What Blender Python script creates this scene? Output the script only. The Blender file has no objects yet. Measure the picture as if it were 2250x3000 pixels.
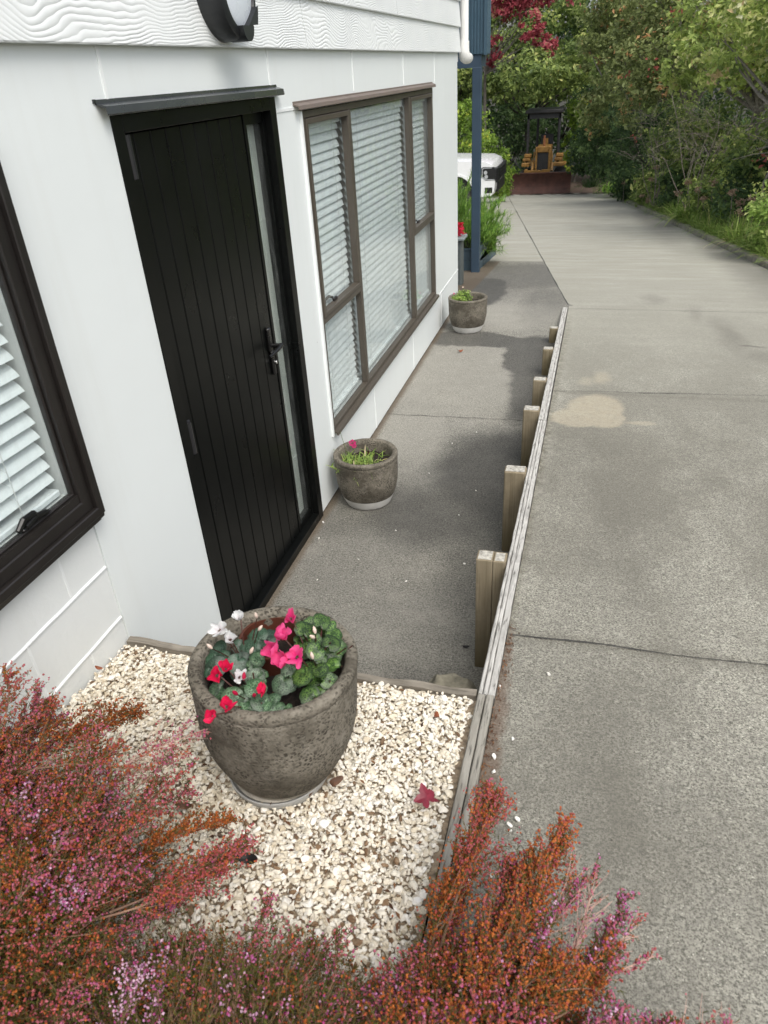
import bpy, math, random
import numpy as np
from mathutils import Vector, Matrix, Euler

# ------------------------------------------------------------------ camera, sky, sun, exposure
scene = bpy.context.scene
COL = scene.collection
R = math.radians

def _cam():
    yaw, pitch, roll = R(-17.0293), R(31.2998), R(-3.7713)
    f = Vector((math.sin(yaw)*math.cos(pitch), math.cos(yaw)*math.cos(pitch), -math.sin(pitch)))
    r0 = Vector((math.cos(yaw), -math.sin(yaw), 0)); u0 = r0.cross(f)
    r = math.cos(roll)*r0 + math.sin(roll)*u0
    u = -math.sin(roll)*r0 + math.cos(roll)*u0
    cd = bpy.data.cameras.new('camera')
    cd.sensor_fit = 'VERTICAL'; cd.sensor_height = 36.0; cd.sensor_width = 27.0
    cd.lens = 2120.0/3000.0*36.0
    cd.clip_start = 0.05; cd.clip_end = 1000
    cd.dof.use_dof = True; cd.dof.focus_distance = 3.2; cd.dof.aperture_fstop = 7.0      # a phone's small aperture
    co = bpy.data.objects.new('camera', cd); COL.objects.link(co)
    m = Matrix((r, u, -f)).transposed().to_4x4()
    m.translation = Vector((1.38293, -1.53397, 2.16593))
    co.matrix_world = m
    scene.camera = co
_cam()

SUN_EL, SUN_AZ = R(56), R(138)       # azimuth measured clockwise from +Y
world = bpy.data.worlds.new('World'); scene.world = world
world.use_nodes = True
wn = world.node_tree; wn.nodes.clear()
sky = wn.nodes.new('ShaderNodeTexSky'); sky.sky_type = 'NISHITA'
sky.sun_disc = False; sky.sun_elevation = SUN_EL; sky.sun_rotation = SUN_AZ
sky.air_density = 1.0; sky.dust_density = 4.0; sky.ozone_density = 1.0
hs = wn.nodes.new('ShaderNodeHueSaturation'); hs.inputs['Saturation'].default_value = 0.42   # overcast: greyer sky
bg = wn.nodes.new('ShaderNodeBackground'); bg.inputs['Strength'].default_value = 0.15
wo = wn.nodes.new('ShaderNodeOutputWorld')
wn.links.new(sky.outputs[0], hs.inputs['Color']); wn.links.new(hs.outputs[0], bg.inputs['Color'])
wn.links.new(bg.outputs[0], wo.inputs['Surface'])

sd = bpy.data.lights.new('sun', 'SUN'); sd.energy = 1.3; sd.angle = R(40); sd.color = (1.0, 0.96, 0.9)
so = bpy.data.objects.new('sun', sd); COL.objects.link(so)
sdir = Vector((math.sin(SUN_AZ)*math.cos(SUN_EL), math.cos(SUN_AZ)*math.cos(SUN_EL), math.sin(SUN_EL)))
so.rotation_euler = sdir.to_track_quat('Z', 'Y').to_euler()

scene.view_settings.view_transform = 'Standard'
scene.view_settings.look = 'None'
scene.view_settings.exposure = 0.55
scene.view_settings.gamma = 1.0
scene.render.engine = 'CYCLES'
scene.cycles.use_denoising = True
scene.cycles.max_bounces = 8
scene.cycles.transparent_max_bounces = 16

rng = np.random.default_rng(7)
random.seed(7)

# ------------------------------------------------------------------ object helpers
OFF = {}      # world offset of a thing's empty, so that parts can be given in world coordinates

def tag(o, label=None, cat=None, group=None, kind=None):
    if label: o['label'] = label
    if cat: o['category'] = cat
    if group: o['group'] = group
    if kind: o['kind'] = kind
    return o

def thing(name, label, cat, loc=(0, 0, 0), group=None, rot=None):
    o = bpy.data.objects.new(name, None); COL.objects.link(o)
    o.empty_display_size = 0.1
    o.location = loc
    if rot: o.rotation_euler = rot
    OFF[o.name] = Vector(loc) if not rot else Vector((0, 0, 0))
    return tag(o, label, cat, group)

def np_obj(name, V, F, mat, parent=None, tint=None, smooth=False, label=None, local=False, extra=None):
    """V (n,3) array, F a list of (m,k) index arrays or one array"""
    V = np.asarray(V, dtype=np.float32)
    if not isinstance(F, list): F = [F]
    F = [np.asarray(f, dtype=np.int32) for f in F if len(f)]
    off = np.zeros(3, np.float32)
    root = parent
    if parent is not None and not local:
        while root.parent is not None: root = root.parent
        off = np.array(OFF.get(root.name, Vector((0, 0, 0))), np.float32)
    V = V - off
    me = bpy.data.meshes.new(name)
    me.vertices.add(len(V)); me.vertices.foreach_set('co', V.ravel())
    nl = sum(f.size for f in F); npol = sum(len(f) for f in F)
    me.loops.add(nl); me.polygons.add(npol)
    me.loops.foreach_set('vertex_index', np.concatenate([f.ravel() for f in F]))
    tot = np.concatenate([np.full(len(f), f.shape[1], np.int32) for f in F])
    st = np.concatenate([[0], np.cumsum(tot)[:-1]]).astype(np.int32)
    me.polygons.foreach_set('loop_start', st)
    try: me.polygons.foreach_set('loop_total', tot)
    except Exception: pass
    me.update(calc_edges=True)
    me.polygons.foreach_set('use_smooth', np.full(npol, bool(smooth)))
    if tint is not None:
        a = me.attributes.new('tint', 'FLOAT', 'POINT'); a.data.foreach_set('value', np.asarray(tint, np.float32))
    if extra is not None:
        a = me.attributes.new('rad', 'FLOAT', 'POINT'); a.data.foreach_set('value', np.asarray(extra, np.float32))
    me.materials.append(mat)
    me.validate()
    o = bpy.data.objects.new(name, me); COL.objects.link(o)
    if parent is not None: o.parent = parent
    if label: o['label'] = label
    return o

class MB:
    """collects simple shapes and makes them one mesh"""
    def __init__(self): self.v = []; self.f = []; self.t = []; self.cur = 0.5
    def add(self, vs, fs):
        b = len(self.v); self.v += [tuple(v) for v in vs]; self.f += [tuple(i+b for i in f) for f in fs]
        self.t += [self.cur]*len(vs)
    def box(self, x0, x1, y0, y1, z0, z1, bev=0.0, M=None):
        if bev > 0:
            b = min(bev, (x1-x0)*.45, (y1-y0)*.45, (z1-z0)*.45)
            bm_v = []
            for sx in (0, 1):
                for sy in (0, 1):
                    for sz in (0, 1):
                        X = (x0, x1)[sx]; Y = (y0, y1)[sy]; Z = (z0, z1)[sz]
                        ix = X + (b if sx == 0 else -b); iy = Y + (b if sy == 0 else -b); iz = Z + (b if sz == 0 else -b)
                        bm_v += [(X, iy, iz), (ix, Y, iz), (ix, iy, Z)]
            def I(sx, sy, sz, k): return ((sx*2+sy)*2+sz)*3+k
            fs = []
            fs.append([I(0,0,0,0), I(0,0,1,0), I(0,1,1,0), I(0,1,0,0)]); fs.append([I(1,0,0,0), I(1,1,0,0), I(1,1,1,0), I(1,0,1,0)])
            fs.append([I(0,0,0,1), I(1,0,0,1), I(1,0,1,1), I(0,0,1,1)]); fs.append([I(0,1,0,1), I(0,1,1,1), I(1,1,1,1), I(1,1,0,1)])
            fs.append([I(0,0,0,2), I(0,1,0,2), I(1,1,0,2), I(1,0,0,2)]); fs.append([I(0,0,1,2), I(1,0,1,2), I(1,1,1,2), I(0,1,1,2)])
            for a in (0, 1):
                for c in (0, 1):
                    q = [I(a,c,0,0), I(a,c,0,1), I(a,c,1,1), I(a,c,1,0)]; fs.append(q if a != c else q[::-1])
                    q = [I(a,0,c,0), I(a,0,c,2), I(a,1,c,2), I(a,1,c,0)]; fs.append(q if a == c else q[::-1])
                    q = [I(0,a,c,1), I(0,a,c,2), I(1,a,c,2), I(1,a,c,1)]; fs.append(q if a != c else q[::-1])
            for sx in (0, 1):
                for sy in (0, 1):
                    for sz in (0, 1):
                        t = [I(sx,sy,sz,0), I(sx,sy,sz,1), I(sx,sy,sz,2)]
                        fs.append(t if (sx+sy+sz) % 2 else t[::-1])
            vs = bm_v
        else:
            vs = [(x0,y0,z0),(x1,y0,z0),(x1,y1,z0),(x0,y1,z0),(x0,y0,z1),(x1,y0,z1),(x1,y1,z1),(x0,y1,z1)]
            fs = [(0,3,2,1),(4,5,6,7),(0,1,5,4),(1,2,6,5),(2,3,7,6),(3,0,4,7)]
        if M is not None: vs = [M @ Vector(v) for v in vs]
        self.add(vs, fs)
    def prism(self, prof, axis, a, b):
        """extrude a closed 2-D profile along x, y or z from a to b"""
        n = len(prof)
        def P(p, t):
            if axis == 'x': return (t, p[0], p[1])
            if axis == 'y': return (p[0], t, p[1])
            return (p[0], p[1], t)
        vs = [P(p, a) for p in prof] + [P(p, b) for p in prof]
        fs = [tuple(range(n))[::-1], tuple(range(n, 2*n))]
        for i in range(n):
            j = (i+1) % n; fs.append((i, j, n+j, n+i))
        self.add(vs, fs)
    def tube(self, pts, rad, n=8, cap=True):
        pts = [Vector(p) for p in pts]
        rad = [float(q) for q in rad] if hasattr(rad, '__len__') else [float(rad)]*len(pts)
        rings = []
        up = Vector((0.13, 0.21, 0.97))
        for i, p in enumerate(pts):
            d = (pts[min(i+1, len(pts)-1)] - pts[max(i-1, 0)])
            if d.length < 1e-9: d = Vector((0, 0, 1))
            d.normalize()
            a = d.cross(up)
            if a.length < 1e-3: a = d.cross(Vector((1, 0, 0)))
            a.normalize(); b = d.cross(a)
            rings.append([p + rad[i]*(math.cos(2*math.pi*k/n)*a + math.sin(2*math.pi*k/n)*b) for k in range(n)])
        vs = [v for r in rings for v in r]; fs = []
        for i in range(len(pts)-1):
            for k in range(n):
                fs.append((i*n+k, i*n+(k+1) % n, (i+1)*n+(k+1) % n, (i+1)*n+k))
        if cap:
            fs.append(tuple(range(n))); fs.append(tuple(range((len(pts)-1)*n, len(pts)*n))[::-1])
        self.add(vs, fs)
    def lathe(self, prof, c=(0, 0, 0), n=64, axis='z'):
        vs = []
        for (r, h) in prof:
            for k in range(n):
                a = 2*math.pi*k/n
                if axis == 'z': vs.append((c[0]+r*math.cos(a), c[1]+r*math.sin(a), c[2]+h))
                elif axis == 'x': vs.append((c[0]+h, c[1]+r*math.cos(a), c[2]+r*math.sin(a)))
                else: vs.append((c[0]+r*math.sin(a), c[1]+h, c[2]+r*math.cos(a)))
        fs = []
        for i in range(len(prof)-1):
            for k in range(n):
                fs.append((i*n+k, i*n+(k+1) % n, (i+1)*n+(k+1) % n, (i+1)*n+k))
        if prof[0][0] > 1e-6: fs.append(tuple(range(n))[::-1])
        if prof[-1][0] > 1e-6: fs.append(tuple(range((len(prof)-1)*n, len(prof)*n)))
        self.add(vs, fs)
    def out(self, name, mat, parent=None, smooth=False, label=None, local=False, tint=False):
        groups = {}
        for f in self.f: groups.setdefault(len(f), []).append(f)
        return np_obj(name, np.array(self.v), [np.array(g) for g in groups.values()], mat, parent,
                      tint=(self.t if tint else None), smooth=smooth, label=label, local=local)

def autosmooth(o, ang=40):
    me = o.data
    me.polygons.foreach_set('use_smooth', np.ones(len(me.polygons), bool))
    try: me.set_sharp_from_angle(angle=R(ang))
    except Exception: pass
    return o

# ------------------------------------------------------------------ material helpers
def new_mat(name):
    m = bpy.data.materials.new(name); m.use_nodes = True
    nt = m.node_tree; nt.nodes.clear()
    out = nt.nodes.new('ShaderNodeOutputMaterial'); b = nt.nodes.new('ShaderNodeBsdfPrincipled')
    nt.links.new(b.outputs[0], out.inputs['Surface'])
    return m, nt, b, out

def sock(nt, node, i, val):
    s = node.inputs[i]
    if hasattr(val, 'is_linked') or isinstance(val, bpy.types.NodeSocket): nt.links.new(val, s)
    elif val is not None: s.default_value = val
def math_n(nt, op, a, b=None, c=None, clamp=False):
    n = nt.nodes.new('ShaderNodeMath'); n.operation = op; n.use_clamp = clamp
    sock(nt, n, 0, a)
    if b is not None: sock(nt, n, 1, b)
    if c is not None: sock(nt, n, 2, c)
    return n.outputs[0]
def geo_pos(nt, scale=None, obj=False):
    if obj: p = nt.nodes.new('ShaderNodeTexCoord').outputs['Object']
    else: p = nt.nodes.new('ShaderNodeNewGeometry').outputs['Position']
    if scale is not None:
        m = nt.nodes.new('ShaderNodeVectorMath'); m.operation = 'MULTIPLY'
        nt.links.new(p, m.inputs[0]); m.inputs[1].default_value = scale
        p = m.outputs[0]
    return p
def noise(nt, vec, scale, detail=4, rough=0.55, dist=0.0, out='Fac'):
    n = nt.nodes.new('ShaderNodeTexNoise'); n.inputs['Scale'].default_value = scale
    n.inputs['Detail'].default_value = detail; n.inputs['Roughness'].default_value = rough
    n.inputs['Distortion'].default_value = dist
    nt.links.new(vec, n.inputs['Vector']); return n.outputs[out]
def voro(nt, vec, scale, feature='F1', out='Distance', rnd=1.0):
    n = nt.nodes.new('ShaderNodeTexVoronoi'); n.feature = feature; n.inputs['Scale'].default_value = scale
    n.inputs['Randomness'].default_value = rnd
    nt.links.new(vec, n.inputs['Vector']); return n.outputs[out]
def ramp(nt, fac, stops, interp='LINEAR'):
    n = nt.nodes.new('ShaderNodeValToRGB'); n.color_ramp.interpolation = interp
    e = n.color_ramp.elements
    while len(e) < len(stops): e.new(0.5)
    for k, (p, c) in enumerate(stops):
        e[k].position = p
        e[k].color = (c, c, c, 1) if not hasattr(c, '__len__') else (c[0], c[1], c[2], 1)
    nt.links.new(fac, n.inputs['Fac']); return n.outputs['Color']
def mixc(nt, fac, a, b, mode='MIX'):
    n = nt.nodes.new('ShaderNodeMix'); n.data_type = 'RGBA'; n.blend_type = mode
    sock(nt, n, 0, fac)
    for i, v in ((6, a), (7, b)):
        if isinstance(v, bpy.types.NodeSocket): nt.links.new(v, n.inputs[i])
        else: n.inputs[i].default_value = (v[0], v[1], v[2], 1)
    return n.outputs[2]
def bump(nt, b, h, strength=0.3, dist=0.01, normal=None):
    n = nt.nodes.new('ShaderNodeBump'); n.inputs['Strength'].default_value = strength
    n.inputs['Distance'].default_value = dist
    nt.links.new(h, n.inputs['Height'])
    if normal is not None: nt.links.new(normal, n.inputs['Normal'])
    if b is not None: nt.links.new(n.outputs[0], b.inputs['Normal'])
    return n.outputs[0]
def setp(b, **k):
    for n, v in k.items():
        key = {'rough': 'Roughness', 'metal': 'Metallic', 'spec': 'Specular IOR Level', 'coat': 'Coat Weight', 'ior': 'IOR', 'alpha': 'Alpha'}[n]
        b.inputs[key].default_value = v
def mat_plain(name, col, rough=0.5, metal=0.0, spec=0.5, var=0.12, nscale=6.0, bmp=0.0, bscale=80.0, coat=0.0):
    """a colour broken up by two noises"""
    m, nt, b, _ = new_mat(name)
    p = geo_pos(nt, obj=True)
    f = noise(nt, p, nscale, 5, 0.6)
    lo = [c*(1-var) for c in col]; hi = [min(1, c*(1+var)) for c in col]
    c = ramp(nt, f, [(0.3, lo), (0.7, hi)])
    nt.links.new(c, b.inputs['Base Color'])
    setp(b, rough=rough, metal=metal, spec=spec, coat=coat)
    r = ramp(nt, noise(nt, p, nscale*3, 4), [(0.3, max(0.02, rough-0.08)), (0.7, min(1, rough+0.1))])
    nt.links.new(r, b.inputs['Roughness'])
    if bmp > 0: bump(nt, b, noise(nt, p, bscale, 3), bmp, 0.003)
    return m
def blobs(nt, pos, items, nscale=3.0, namp=0.25, soft=(1.08, 0.86)):
    """mask (0..1) of soft-edged irregular patches on the ground: items (cx, cy, rx, ry, strength)"""
    nz = noise(nt, pos, nscale, 5, 0.6, out='Color')
    sub = nt.nodes.new('ShaderNodeVectorMath'); sub.operation = 'SUBTRACT'; nt.links.new(nz, sub.inputs[0]); sub.inputs[1].default_value = (0.5, 0.5, 0.5)
    sc = nt.nodes.new('ShaderNodeVectorMath'); sc.operation = 'MULTIPLY'; nt.links.new(sub.outputs[0], sc.inputs[0]); sc.inputs[1].default_value = (namp, namp, 0)
    ad = nt.nodes.new('ShaderNodeVectorMath'); nt.links.new(pos, ad.inputs[0]); nt.links.new(sc.outputs[0], ad.inputs[1])
    tot = None
    for it in items:
        cx, cy, rx, ry, s = it[:5]; so_ = it[5] if len(it) > 5 else soft
        a = nt.nodes.new('ShaderNodeVectorMath'); a.operation = 'SUBTRACT'; nt.links.new(ad.outputs[0], a.inputs[0]); a.inputs[1].default_value = (cx, cy, 0)
        d = nt.nodes.new('ShaderNodeVectorMath'); d.operation = 'MULTIPLY'; nt.links.new(a.outputs[0], d.inputs[0]); d.inputs[1].default_value = (1/rx, 1/ry, 0)
        l = nt.nodes.new('ShaderNodeVectorMath'); l.operation = 'LENGTH'; nt.links.new(d.outputs[0], l.inputs[0])
        mr = nt.nodes.new('ShaderNodeMapRange'); mr.interpolation_type = 'SMOOTHSTEP'
        nt.links.new(l.outputs['Value'], mr.inputs[0])
        mr.inputs[1].default_value = so_[0]; mr.inputs[2].default_value = so_[1]; mr.inputs[3].default_value = 0; mr.inputs[4].default_value = s
        tot = mr.outputs[0] if tot is None else math_n(nt, 'MAXIMUM', tot, mr.outputs[0])
    return tot

# ---- materials
def make_wall_paint(name, col=(0.80, 0.84, 0.83), rough_bump=0.25, bscale=220):
    m, nt, b, _ = new_mat(name)
    p = geo_pos(nt)
    big = noise(nt, p, 1.1, 4, 0.6)
    c = ramp(nt, big, [(0.25, [x*0.955 for x in col]), (0.75, col)])
    # faint runs down the sheet and a few specks of dirt
    st = noise(nt, geo_pos(nt, (3, 9, 0.5)), 1.0, 5, 0.7)
    c = mixc(nt, ramp(nt, st, [(0.52, 0.0), (0.8, 0.22)]), c, (0.66, 0.67, 0.63))
    dots = voro(nt, p, 9.0)
    dm = math_n(nt, 'MULTIPLY', ramp(nt, dots, [(0.02, 1.0), (0.035, 0.0)]), ramp(nt, noise(nt, p, 2.3, 2), [(0.58, 0.0), (0.66, 0.75)]))
    c = mixc(nt, dm, c, (0.16, 0.16, 0.15))
    nt.links.new(c, b.inputs['Base Color']); setp(b, rough=0.42, spec=0.4)
    h = noise(nt, p, bscale, 3, 0.6)
    n1 = bump(nt, None, noise(nt, p, 5, 3), 0.10, 0.02)
    bump(nt, b, h, rough_bump, 0.0012, n1)
    return m
M_wall = make_wall_paint('wall_paint')
M_block = make_wall_paint('block_paint', (0.79, 0.815, 0.80), 0.9, 90)
M_batten = mat_plain('batten_paint', (0.83, 0.855, 0.845), 0.45, var=0.03)

def make_weatherboard():
    m, nt, b, _ = new_mat('weatherboard_paint')
    pos = geo_pos(nt)
    sep = nt.nodes.new('ShaderNodeSeparateXYZ'); nt.links.new(pos, sep.inputs[0])
    n1 = noise(nt, geo_pos(nt, (0, 2.1, 3.4)), 1.0, 1.5, 0.4)
    n2 = noise(nt, geo_pos(nt, (0, 7.0, 8.0)), 1.0, 2, 0.5)
    n3 = noise(nt, geo_pos(nt, (0, 24.0, 30.0)), 1.0, 2, 0.5)
    ph = math_n(nt, 'MULTIPLY', sep.outputs['Z'], 470.0)
    ph = math_n(nt, 'ADD', ph, math_n(nt, 'MULTIPLY', n1, 120.0))
    ph = math_n(nt, 'ADD', ph, math_n(nt, 'MULTIPLY', n2, 14.0))
    ph = math_n(nt, 'ADD', ph, math_n(nt, 'MULTIPLY', n3, 0.0))
    s = math_n(nt, 'SINE', ph)
    s = math_n(nt, 'MULTIPLY_ADD', s, 0.5, 0.5)
    s = math_n(nt, 'POWER', s, 0.45)      # flat boards with narrow grooves
    fade = ramp(nt, noise(nt, geo_pos(nt, (0, 3.0, 5.0)), 1.3, 2), [(0.3, 0.35), (0.6, 1.0)])
    h = math_n(nt, 'MULTIPLY', s, fade)
    bump(nt, b, h, 0.65, 0.0026)
    c = ramp(nt, noise(nt, pos, 2.0, 3), [(0.3, (0.77, 0.80, 0.79)), (0.7, (0.81, 0.835, 0.825))])
    nt.links.new(c, b.inputs['Base Color']); setp(b, rough=0.42, spec=0.4)
    return m
M_wb = make_weatherboard()

def make_black(name, col=(0.008, 0.009, 0.009), rough=0.34, spec=0.45, dust=0.05):
    m, nt, b, _ = new_mat(name)
    p = geo_pos(nt)
    c = mixc(nt, ramp(nt, noise(nt, p, 3.0, 6, 0.65), [(0.45, 0.0), (0.8, dust)]), col, (0.12, 0.11, 0.10))
    nt.links.new(c, b.inputs['Base Color']); setp(b, rough=rough, spec=spec)
    r = ramp(nt, noise(nt, p, 5, 5), [(0.3, rough-0.05), (0.75, rough+0.12)])
    nt.links.new(r, b.inputs['Roughness'])
    bump(nt, b, noise(nt, p, 300, 2), 0.06, 0.001)
    return m
M_door = make_black('door_black', (0.0035, 0.004, 0.0038), 0.30, 0.22, 0.015)
M_ironmongery = make_black('handle_black', (0.006, 0.006, 0.006), 0.28, 0.5, 0.03)
M_hinge = make_black('hinge_black', (0.020, 0.020, 0.022), 0.30, 0.6, 0.03)
M_frame_black = make_black('window_frame_black', (0.012, 0.010, 0.009), 0.38, 0.5, 0.10)
M_bronze = make_black('window_frame_bronze', (0.078, 0.066, 0.051), 0.4, 0.5, 0.25)
M_flash_bronze = make_black('flashing_bronze', (0.17, 0.135, 0.115), 0.5, 0.4, 0.4)
M_flash_black = make_black('flashing_black', (0.020, 0.023, 0.025), 0.24, 0.7, 0.35)
M_chrome = mat_plain('chrome', (0.7, 0.7, 0.68), 0.18, 1.0)
M_slat = mat_plain('slat_white', (0.80, 0.845, 0.845), 0.45, var=0.02)
M_cord = mat_plain('cord', (0.62, 0.64, 0.62), 0.7, var=0.05)
M_reveal = mat_plain('reveal_white', (0.60, 0.62, 0.61), 0.6, var=0.05)
M_room = mat_plain('room_wall', (0.42, 0.42, 0.40), 0.8)

def make_glass(name, tint=(0.972, 0.990, 0.988), dirt=0.10):
    m = bpy.data.materials.new(name); m.use_nodes = True; nt = m.node_tree; nt.nodes.clear()
    out = nt.nodes.new('ShaderNodeOutputMaterial')
    tr = nt.nodes.new('ShaderNodeBsdfTransparent'); tr.inputs[0].default_value = (*tint, 1)
    gl = nt.nodes.new('ShaderNodeBsdfGlossy'); gl.inputs['Roughness'].default_value = 0.015
    lw = nt.nodes.new('ShaderNodeLayerWeight'); lw.inputs['Blend'].default_value = 0.5
    fr = math_n(nt, 'MULTIPLY_ADD', math_n(nt, 'POWER', lw.outputs['Facing'], 5.0), 0.9, 0.035)     # Schlick, the same from both sides
    mx = nt.nodes.new('ShaderNodeMixShader')
    nt.links.new(fr, mx.inputs[0]); nt.links.new(tr.outputs[0], mx.inputs[1]); nt.links.new(gl.outputs[0], mx.inputs[2])
    df = nt.nodes.new('ShaderNodeBsdfDiffuse'); df.inputs[0].default_value = (0.6, 0.63, 0.6, 1)
    p = geo_pos(nt)
    dm = ramp(nt, noise(nt, geo_pos(nt, (6, 6, 1.5)), 3.0, 7, 0.75), [(0.45, 0.02), (0.75, dirt)])
    mx2 = nt.nodes.new('ShaderNodeMixShader'); nt.links.new(dm, mx2.inputs[0]); nt.links.new(mx.outputs[0], mx2.inputs[1]); nt.links.new(df.outputs[0], mx2.inputs[2])
    nt.links.new(mx2.outputs[0], out.inputs['Surface'])
    return m
M_glass = make_glass('window_glass')

def make_obscure():
    m, nt, b, _ = new_mat('obscure_glass')
    p = geo_pos(nt)
    c = ramp(nt, noise(nt, geo_pos(nt, (1, 4, 1.3)), 1.2, 3), [(0.3, (0.34, 0.36, 0.32)), (0.7, (0.50, 0.53, 0.49))])
    nt.links.new(c, b.inputs['Base Color']); setp(b, rough=0.22, spec=0.5)
    bump(nt, b, noise(nt, p, 60, 3), 0.08, 0.003)
    return m
M_obscure = make_obscure()

# ---- ground materials
def aggregate(nt, p, scale, dark, mid, light, jitter=0.35):
    """colour of cement with exposed stones"""
    vn = nt.nodes.new('ShaderNodeTexVoronoi'); vn.inputs['Scale'].default_value = scale; nt.links.new(p, vn.inputs['Vector'])
    cell = nt.nodes.new('ShaderNodeSeparateColor'); nt.links.new(vn.outputs['Color'], cell.inputs[0])
    stone = ramp(nt, cell.outputs[0], [(0.0, dark), (0.38, [0.5*(a+b_) for a, b_ in zip(dark, mid)]), (0.55, mid), (0.85, mid), (1.0, light)])
    edge = ramp(nt, vn.outputs['Distance'], [(0.25, 0.0), (0.62, 1.0)])
    c = mixc(nt, edge, stone, mid)
    return c, vn.outputs['Distance']

def make_path():
    m, nt, b, _ = new_mat('path_concrete')
    p = geo_pos(nt)
    c, d = aggregate(nt, p, 115, (0.028, 0.027, 0.025), (0.335, 0.325, 0.28), (0.62, 0.60, 0.53))
    fine = noise(nt, p, 120, 4, 0.8)
    c = mixc(nt, ramp(nt, fine, [(0.42, 0.92), (0.54, 0.0)]), c, (0.065, 0.062, 0.054))
    sy = nt.nodes.new('ShaderNodeSeparateXYZ'); nt.links.new(p, sy.inputs[0])
    grime = nt.nodes.new('ShaderNodeMapRange'); nt.links.new(sy.outputs['Y'], grime.inputs[0])
    grime.inputs[1].default_value = 3.1; grime.inputs[2].default_value = 2.0; grime.inputs[3].default_value = 0.0; grime.inputs[4].default_value = 0.38
    c = mixc(nt, grime.outputs[0], c, (0.13, 0.125, 0.105))
    # the far part is smoother and paler grey
    sep = nt.nodes.new('ShaderNodeSeparateXYZ'); nt.links.new(p, sep.inputs[0])
    big = noise(nt, p, 1.6, 5, 0.6)
    c = mixc(nt, ramp(nt, big, [(0.36, 0.30), (0.60, 0.0)]), c, (0.19, 0.185, 0.17))
    c = mixc(nt, ramp(nt, noise(nt, p, 5.5, 6, 0.65), [(0.5, 0.0), (0.72, 0.32)]), c, (0.36, 0.345, 0.30))
    wet = blobs(nt, p, [
        (1.02, 2.45, 0.60, 0.74, 0.92, (1.12, 0.62)), (0.62, 1.90, 0.55, 0.38, 0.72, (1.25, 0.45)), (0.95, 1.5, 0.25, 0.5, 0.45, (1.2, 0.4)),
        (0.98, 3.9, 0.17, 0.75, 0.8, (1.2, 0.8)), (0.93, 4.6, 0.26, 0.55, 0.85), (0.62, 4.95, 0.32, 0.17, 0.85),
        (0.30, 5.0, 0.42, 0.24, 0.8), (0.05, 6.9, 0.42, 1.15, 0.85), (0.45, 8.2, 0.9, 1.2, 0.5, (1.2, 0.7)), (0.9, 6.4, 0.3, 1.2, 0.35, (1.2, 0.4)),
        (0.78, 0.4, 0.35, 0.35, 0.4, (1.2, 0.3)), (0.15, 1.75, 0.3, 0.25, 0.35, (1.2, 0.4)),
        ], 4.0, 0.22)
    dark = mixc(nt, 1.0, c, (0.30, 0.30, 0.31), 'MULTIPLY')
    c = mixc(nt, wet, c, dark)
    dry = blobs(nt, p, [(0.45, 4.05, 0.75, 0.95, 0.34, (1.3, 0.6)), (0.25, 3.0, 0.28, 0.6, 0.36, (1.4, 0.3)), (0.6, 5.75, 0.7, 0.5, 0.34, (1.3, 0.5))], 3.0, 0.35)
    c = mixc(nt, math_n(nt, 'MULTIPLY', dry, math_n(nt, 'SUBTRACT', 1.0, wet)), c, (0.36, 0.348, 0.305))
    # brown soil line along the wall
    wl = nt.nodes.new('ShaderNodeMapRange'); nt.links.new(math_n(nt, 'ADD', sep.outputs['X'], math_n(nt, 'MULTIPLY', noise(nt, p, 14, 4), 0.03)), wl.inputs[0])
    wl.inputs[1].default_value = 0.062; wl.inputs[2].default_value = 0.03; wl.inputs[3].default_value = 0; wl.inputs[4].default_value = 0.7
    c = mixc(nt, wl.outputs[0], c, (0.115, 0.085, 0.055))
    nt.links.new(c, b.inputs['Base Color'])
    rgh = math_n(nt, 'MULTIPLY_ADD', wet, -0.22, 0.88)
    nt.links.new(rgh, b.inputs['Roughness']); setp(b, spec=0.35)
    bump(nt, b, math_n(nt, 'ADD', math_n(nt, 'MULTIPLY', d, -0.6), fine), 0.55, 0.004)
    return m
M_path = make_path()

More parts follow.
